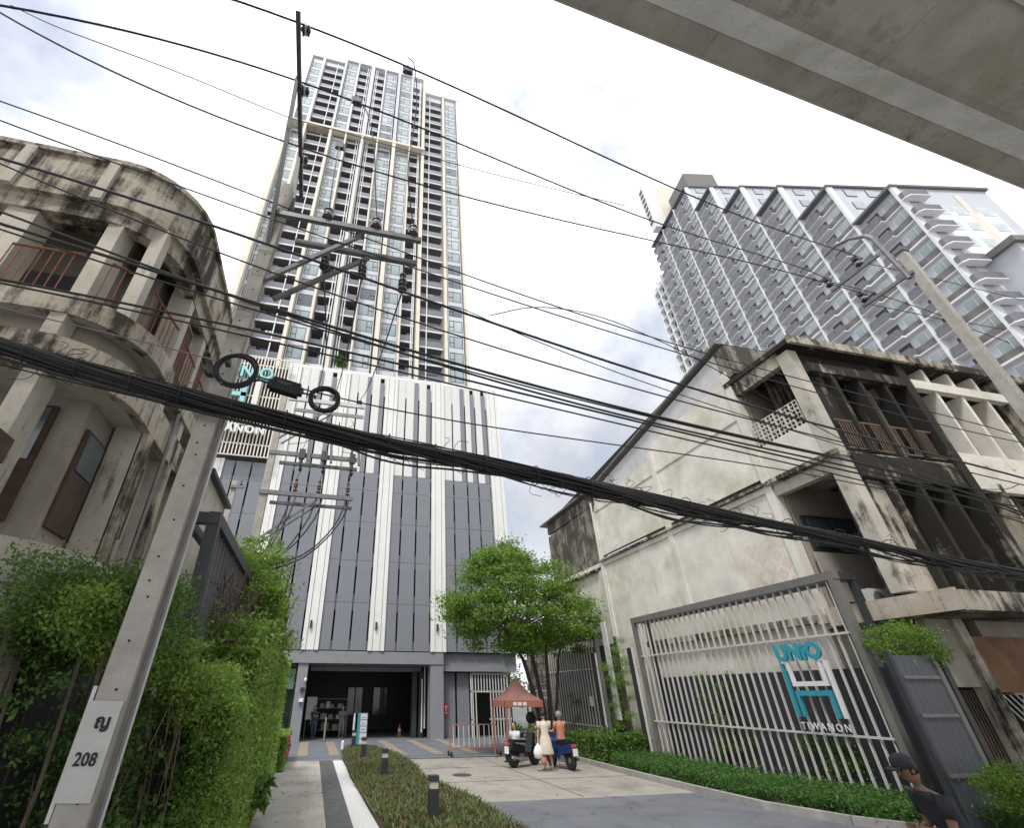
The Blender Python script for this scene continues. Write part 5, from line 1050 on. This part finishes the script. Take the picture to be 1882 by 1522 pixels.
nb_=thing('notice_stand','pale notice stand by the garage column','sign',(.02,35.2,0)); obj('board',B(-.3,.3,-.03,.03,1.0,2.2),mt['slat'],nb_); obj('leg',B(-.28,-.24,-.03,.03,0,1.0),mt['steel'],nb_); obj('leg',B(.24,.28,-.03,.03,0,1.0),mt['steel'],nb_)
cn=thing('traffic_cone','small orange traffic cone deep inside the garage','cone',(5.8,36,0)); obj('cone',MB().lathe((0,0,0),[(.16,.04),(.03,.68)],12),mt['orange'],cn); obj('base',B(-.2,.2,-.2,.2,0,.04),mt['orange'],cn); obj('band',MB().lathe((0,0,0),[(.113,.28),(.085,.42)],12),mt['signw'],cn)
# ================= MOTORCYCLES
def scooter(name,lab,loc,rz,body,body2):
    s=thing(name,lab,'motorcycle',loc,math.radians(rz))  # forward = +Y local
    for y,nm in ((-.6,'rear_wheel'),(.62,'front_wheel')):
        wv=obj(nm,MB().lathe((0,y,.29),[(.20,-.05),(.285,-.045),(.295,0),(.285,.045),(.20,.05)],22,'x'),mt['tyre'],s,True); obj('rim',MB().lathe((0,y,.29),[(.04,-.06),(.2,-.03),(.2,.03),(.04,.06)],16,'x'),mt['steel'],wv)
    obj('body',MB().bar((0,-.75,.66),(0,-.05,.52),.26,.26).bar((0,-.15,.4),(0,.3,.36),.28,.14).bar((0,.28,.36),(0,.5,.9),.30,.1),mt[body],s)
    obj('seat',MB().bar((0,-.68,.82),(0,.02,.78),.27,.1),mt['black_p'],s)
    obj('front_fairing',MB().bar((0,.42,.62),(0,.5,1.02),.34,.16).bar((0,.55,.56),(0,.72,.6),.14,.1),mt[body],s)
    obj('fork',MB().bar((.07,.5,.9),(.07,.62,.3),.035).bar((-.07,.5,.9),(-.07,.62,.3),.035),mt['chrome'],s)
    obj('handlebar',MB().tube([(-.34,.32,1.04),(-.1,.46,1.06),(.1,.46,1.06),(.34,.32,1.04)],.018,6),mt['black_p'],s)
    for x in (-.3,.3): m_=obj('mirror',MB().lathe((x,.45,1.22),[(.02,-.01),(.055,0),(.02,.01)],10,'y'),mt['chrome'],s); obj('mirror_stem',MB().tube([(x,.42,1.06),(x,.45,1.2)],.008,4),mt['black_p'],m_)
    obj('rear_mudguard',MB().bar((0,-.72,.64),(0,-.95,.42),.14,.03),mt['black_p'],s); obj('number_plate',MB().box(-.1,.1,-.955,-.94,.44,.66),mt['signw'],s); obj('tail_light',MB().box(-.08,.08,-.93,-.86,.7,.78),mt['redp'],s)
    obj('exhaust',MB().tube([(.16,.1,.24),(.17,-.3,.26),(.18,-.85,.34)],[.03,.045,.05],8),mt['chrome'],s); obj('engine',MB().box(-.12,.14,-.35,.05,.22,.42),mt['steel'],s); obj('stand',MB().bar((-.1,-.1,.3),(-.28,-.15,0),.025),mt['steel'],s)
    obj('headlight',MB().lathe((0,.58,.92),[(.08,-.03),(.09,.0),(.05,.04)],12,'y'),mt['lens'],s)
    return s
scooter('motorcycle','blue motorcycle seen from behind carrying the rider in the orange vest',(9.22,19.55,0),8,'bblue','bblue')
scooter('motorcycle','black scooter parked sideways with its rear wheel towards the lawn',(8.1,20.4,0),-62,'black_p','frame')
# ================= PEOPLE
def body(name,P,edges,root,mat,sub=2):
    """continuous skinned body; P: {joint:(x,y,z,r)}"""
    names=list(P); me=bpy.data.meshes.new(name); me.from_pydata([P[n][:3] for n in names],[(names.index(a),names.index(b)) for a,b in edges],[]); me.materials.append(mat)
    o=bpy.data.objects.new(name,me); COL.objects.link(o); o.parent=root
    sk=o.modifiers.new('skin','SKIN'); sk.use_smooth_shade=True
    for i,n in enumerate(names):
        v=me.skin_vertices[0].data[i]; r=P[n][3]; v.radius=(r,r) if not isinstance(r,tuple) else r; v.use_root=(i==0)
    ss=o.modifiers.new('sub','SUBSURF'); ss.levels=sub; ss.render_levels=sub
    return o
STD=lambda: dict(pelvis=(0,0,.93,(.145,.11)),waist=(0,0,1.08,(.13,.095)),chest=(0,0,1.28,(.155,.105)),neck0=(0,0,1.43,(.06,.06)),neck=(0,0,1.49,.05),
 hipL=(-.09,0,.9,.095),kneeL=(-.1,.0,.49,.06),calfL=(-.1,-.02,.36,.055),ankL=(-.1,-.01,.09,.035),toeL=(-.11,.15,.035,.035),hipR=(.09,0,.9,.095),kneeR=(.1,0,.49,.06),calfR=(.1,-.02,.36,.055),ankR=(.1,-.01,.09,.035),toeR=(.11,.15,.035,.035),
 shL=(-.175,0,1.4,.058),elL=(-.22,-.02,1.12,.042),wrL=(-.23,.05,.88,.028),haL=(-.23,.07,.8,.034),shR=(.175,0,1.4,.058),elR=(.22,-.02,1.12,.042),wrR=(.23,.05,.88,.028),haR=(.23,.07,.8,.034))
EDG=[('pelvis','waist'),('waist','chest'),('chest','neck0'),('neck0','neck'),('pelvis','hipL'),('hipL','kneeL'),('kneeL','calfL'),('calfL','ankL'),('ankL','toeL'),('pelvis','hipR'),('hipR','kneeR'),('kneeR','calfR'),('calfR','ankR'),('ankR','toeR'),
 ('chest','shL'),('shL','elL'),('elL','wrL'),('wrL','haL'),('chest','shR'),('shR','elR'),('elR','wrR'),('wrR','haR')]
def fingers(root,P,mat):
    for s in 'LR':
        h=Vector(P['ha'+s][:3]); w_=Vector(P['wr'+s][:3]); d=(h-w_).normalized(); side=d.cross(Vector((0,1,0.2))).normalized(); k=MB()
        for i,l in enumerate((.065,.075,.07,.055)):
            b=h+side*(.022-.015*i)+d*.015; k.tube([b,b+d*l*.6,b+d*l*.9+Vector((0,.02,0))],[.009,.008,.006],5)
        sd=-1 if s=='L' else 1; b=h-d*.02-side*-.03; k.tube([b,b+side*.025+d*.03,b+side*.03+d*.05],[.01,.009,.007],5)
        obj('fingers',k,mat,root,True)
def head(root,c,skin,hair,yaw=0,long=False,helmet=None,pitch=0):
    k=MB(); n=14; prof=[(.02,-.125),(.05,-.11),(.068,-.07),(.08,-.01),(.083,.04),(.072,.085),(.045,.115),(.01,.125)]
    k.lathe((0,0,0),prof,n); 
    for i,v in enumerate(k.v):
        x,y,z=v; y*=1.15; 
        if y>0 and z<-.03: y*=.98
        k.v[i]=(x,y,z)
    hd=obj('head',k,mat_(skin),root,True,c); hd.rotation_euler=(pitch,0,yaw)
    obj('nose',MB().bar((0,.09,.01),(0,.115,-.03),.02,.02),mat_(skin),hd); obj('mouth',B(-.022,.022,.083,.092,-.065,-.057),mt['redp'],hd)
    for x in (-.03,.03): obj('eye',MB().lathe((x,.086,.01),[(.004,-.006),(.011,0),(.004,.006)],8,'y'),mt['slot'],hd)
    for x in (-.083,.083): obj('ear',MB().lathe((x,0,-.01),[(.012,-.008),(.025,0),(.012,.008)],8,'x'),mat_(skin),hd)
    if helmet:
        obj('helmet',MB().lathe((0,-.01,.0),[(.115,-.06),(.128,0),(.125,.06),(.10,.115),(.05,.15),(.01,.158)],16),mt[helmet],hd,True)
    else:
        k=MB().lathe((0,-.012,.01),[(.086,-.05 if not long else -.1),(.094,0),(.093,.05),(.078,.095),(.045,.125),(.01,.132)],14)
        for i,v in enumerate(k.v):
            x,y,z=v
            if y>.045 and z<.06: k.v[i]=(x*.9,.045,z)
        obj('hair',k,mt['hair'],hd,True)
        if long: obj('hair_tail',MB().tube([(0,-.08,.03),(0,-.115,-.08),(0,-.1,-.24)],[.045,.05,.02],8),mt['hair'],hd,True)
    return hd
def mat_(m): return mt[m] if isinstance(m,str) else m
def loftring(rings,n=16):
    k=MB()
    for (cx,cy,z,rx,ry) in rings:
        for j in range(n): a=2*math.pi*j/n; k.v.append((cx+rx*math.cos(a),cy+ry*math.sin(a),z))
    for i in range(len(rings)-1):
        for j in range(n): k.f.append((i*n+j,i*n+(j+1)%n,(i+1)*n+(j+1)%n,(i+1)*n+j))
    return k
def sleeve(P,a,b,t,r0,r1): A=Vector(P[a][:3]);Bq=Vector(P[b][:3]); return MB().tube([A+(A-Bq)*.08,A.lerp(Bq,t*.5),A.lerp(Bq,t)],[r0,(r0+r1)/2,r1],10)
def person(lab,loc,rz,P,top=None,bottom=None,dress=False,skin='skin',long=False,helmet=None,scale=1,shoes='dk',hyaw=0,full_sleeve=False,hpitch=0):
    r=thing('person',lab,'person',loc,math.radians(rz)); r.scale=(scale,)*3
    body('body',P,EDG,r,mt[skin]); fingers(r,P,mt[skin])
    n=Vector(P['neck'][:3]); head(r,(n.x,n.y+.015,n.z+.135),skin,'hair',hyaw,long,helmet,hpitch)
    c=P['chest'];w=P['waist'];p=P['pelvis'];nk=P['neck0']
    if dress:
        k=loftring([(nk[0],nk[1],nk[2]+.0,.075,.07),(c[0],c[1],c[2]+.1,.175,.115),(c[0],c[1],c[2],.18,.13),(w[0],w[1],w[2],.135,.105),(p[0],p[1],p[2],.19,.15),(p[0],p[1],p[2]-.2,.225,.19),(p[0]+.01,p[1],p[2]-.42,.26,.22),(p[0]+.01,p[1],p[2]-.45,.25,.21)])
        for i,v in enumerate(k.v):
            if v[2]<p[2]-.1: a=math.atan2(v[1],v[0]); f=1+.07*math.sin(7*a); k.v[i]=(v[0]*f,v[1]*f,v[2])
        obj('dress',k,mt['dress'],r,True)
        for s in 'LR': obj('sleeve',sleeve(P,'sh'+s,'el'+s,.65,.08,.075),mt['dress'],r,True)
    else:
        obj('shirt',loftring([(nk[0],nk[1],nk[2]+.01,.075,.07),(nk[0],nk[1],nk[2]-.03,.15,.095),(c[0],c[1],c[2]+.08,.195,.14),(c[0],c[1],c[2],.185,.15),(w[0],w[1],w[2],.155,.125),(p[0],p[1],p[2]-.04,.175,.14)]),mt[top],r,True)
        for s in 'LR':
            obj('sleeve',sleeve(P,'sh'+s,'el'+s,.98 if full_sleeve else .6,.085,.066),mt[top],r,True)
            if full_sleeve: obj('sleeve_cuff',sleeve(P,'el'+s,'wr'+s,.9,.055,.045),mt[top],r,True)
            obj('trouser_leg',MB().tube([Vector(P['hip'+s][:3])+Vector((0,0,.06)),P['hip'+s][:3],P['knee'+s][:3],Vector(P['ank'+s][:3])+Vector((0,0,.03))],[.1,.115,.08,.065],12),mt[bottom],r,True)
    for s in 'LR':
        a=Vector(P['ank'+s][:3]);t_=Vector(P['toe'+s][:3]); obj('shoe',MB().bar((a.x,a.y-.05,.03 if a.z<.2 else a.z-.06),(t_.x,t_.y+.02,max(.025,t_.z-.01)),.085,.05),mt[shoes],r)
    return r
P=STD(); P['kneeR']=(.13,.06,.49,.06); P['ankR']=(.17,.0,.09,.035); P['toeR']=(.2,.14,.035,.035); P['calfR']=(.15,.01,.36,.055)
P['elL']=(-.23,.0,1.12,.042); P['wrL']=(-.26,.02,.88,.028); P['haL']=(-.27,.03,.8,.034); P['elR']=(.2,.08,1.16,.042); P['wrR']=(.1,.25,1.15,.028); P['haR']=(.06,.31,1.17,.03)
person('woman in a cream knee length dress seen from behind holding a white plastic bag',(8.42,19.0,0),-6,P,dress=True,scale=1.03,shoes='tan',long=False)
bg=thing('plastic_bag','full white plastic carrier bag hanging from the left hand of the woman in the dress','bag',(8.1,18.98,.36)); bgk=loftring([(0,0,0,.03,.03),(0,0,.04,.15,.11),(0,0,.2,.18,.13),(0,0,.34,.12,.08),(0,0,.42,.04,.03),(0,0,.46,.02,.02)]); obj('bag',bgk,mt['bagw'],bg,True); obj('handle',MB().tube([(-.03,0,.42),(0,0,.5),(.03,0,.42)],.008,5),mt['bagw'],bg)
bg=thing('plastic_bag','smaller red and white bag just below the white carrier bag','bag',(8.25,18.9,.18)); obj('bag',loftring([(0,0,0,.03,.03),(0,0,.03,.09,.07),(0,0,.16,.1,.08),(0,0,.24,.05,.04)]),mt['vest'],bg,True); obj('handle',MB().tube([(-.03,0,.23),(0,0,.42),(.03,0,.23)],.006,5),mt['bagw'],bg)
def seated(h=.82):
    P=STD(); dz=h-.93+.02
    for k_ in ('pelvis','waist','chest','neck0','neck','shL','shR'): a=P[k_]; P[k_]=(a[0],a[1],a[2]+dz,a[3])
    P['hipL']=(-.1,.05,h+.0,.09);P['hipR']=(.1,.05,h+.0,.09);P['kneeL']=(-.2,.42,h-.08,.06);P['kneeR']=(.2,.42,h-.08,.06);P['calfL']=(-.21,.36,h-.28,.052);P['calfR']=(.21,.36,h-.28,.052);P['ankL']=(-.22,.3,h-.5,.035);P['ankR']=(.22,.3,h-.5,.035);P['toeL']=(-.22,.44,h-.56,.033);P['toeR']=(.22,.44,h-.56,.033)
    for s,x in (('L',-1),('R',1)): P['el'+s]=(.25*x,.12,1.12+dz,.042);P['wr'+s]=(.26*x,.36,1.13+dz,.028);P['ha'+s]=(.27*x,.43,1.14+dz,.032)
    return P
person('rider in an orange vest and grey helmet sitting on the blue motorcycle',(9.22,19.35,0),8,seated(.92),top='vest',bottom='denim',helmet='helmet',scale=1.0)
P=seated(.5); person('seated person in dark trousers and light blue top beside the barrier under the canopy',(8.3,21.7,0),120,P,top='tgrey',bottom='dk')
st=thing('stool','low plastic stool under the seated person beside the canopy leg','stool',(8.3,21.7,0)); obj('seat',B(-.17,.17,-.17,.17,.36,.40),mt['orange'],st)
for x in (-.14,.14):
    for y in (-.14,.14): obj('leg',B(x-.02,x+.02,y-.02,y+.02,0,.36),mt['orange'],st)
P=STD(); P['elL']=(-.2,.12,1.15,.042); P['wrL']=(-.1,.28,1.2,.028); P['haL']=(-.06,.33,1.24,.03); person('person with long hair in blue shorts standing by the garage notice stand',(.3,35.0,0),160,P,top='denim',bottom='denim',long=True,scale=.98)
P=STD(); P['elL']=(-.2,.14,1.18,.042); P['wrL']=(-.06,.26,1.28,.028); P['haL']=(-.03,.28,1.33,.03); P['elR']=(.2,.14,1.18,.042); P['wrR']=(.06,.26,1.28,.028); P['haR']=(.03,.28,1.33,.03); person('person in plain grey clothes standing in front of the garage shelf rack',(2.0,35.2,0),170,P,top='gcl',bottom='gcl',full_sleeve=True,scale=.99)
P=STD(); 
for k_,dy in (('waist',.03),('chest',.12),('neck0',.2),('neck',.25),('shL',.15),('shR',.15)): a=P[k_]; P[k_]=(a[0],a[1]+dy,a[2]-.02,a[3])
P['elL']=(-.2,.2,1.1,.045);P['wrL']=(-.16,.42,1.12,.03);P['haL']=(-.15,.5,1.14,.034);P['elR']=(.22,.12,1.1,.045);P['wrR']=(.2,.34,1.04,.03);P['haR']=(.19,.42,1.04,.034)
person('passer by in a dark cap and dark short sleeved shirt at the bottom right corner',(6.72,4.95,-.0),72,P,top='dk',bottom='dk',skin='skind',hpitch=-.25)
cp=thing('cap','dark peaked cap on the passer by at the bottom right','cap',(6.72-.3*math.sin(math.radians(72))-.0,4.95+.27*math.cos(math.radians(72)),1.62)); cp.rotation_euler=(-.25,0,math.radians(72)); obj('crown',MB().lathe((0,0,.0),[(.098,0),(.1,.05),(.08,.1),(.02,.13)],16),mt['dk'],cp,True); obj('peak',MB().box(-.07,.07,.06,.17,.01,.025),mt['dk'],cp)
# ================= GROUND DETAIL
k=MB()
for y in (17.4,20.6): k.box(3.95,10.7,y,y+.02,.003,.006)
k.box(7.3,7.32,14.4,23.8,.003,.006)
tag(obj('control_joint',k,mt['soil']),kind='structure')
dg=thing('drain_grate','long dark drain grate across the drive at the forecourt step','drain grate',(7.2,23.7,.01))
for i in range(48): obj('bar',B(-3.4+i*.14,-3.31+i*.14,-.1,.1,0,.012),mt['dsteel'],dg)
mh=thing('manhole_cover','round dark manhole cover set in the pale driveway','manhole cover',(5.2,18.8,.004)); obj('lid',MB().lathe((0,0,0),[(.32,0),(.32,.012)],20),mt['dsteel'],mh)
k=MB()
for i in range(60):
    x,y=random.choice([(random.uniform(3.9,10.5),random.uniform(10.5,23)),(random.uniform(-.9,1.1),random.uniform(12,25))]); a=random.uniform(0,6.28); s=random.uniform(.03,.07); c_,s_=math.cos(a)*s,math.sin(a)*s
    k.poly([(x-c_,y-s_,.012),(x+s_*.4,y-c_*.4,.02),(x+c_,y+s_,.012),(x-s_*.4,y+c_*.4,.016)])
tag(obj('fallen_leaves',k,mt['wood']),'scattered brown fallen leaves on the driveway and footpath','leaves',kind='stuff')
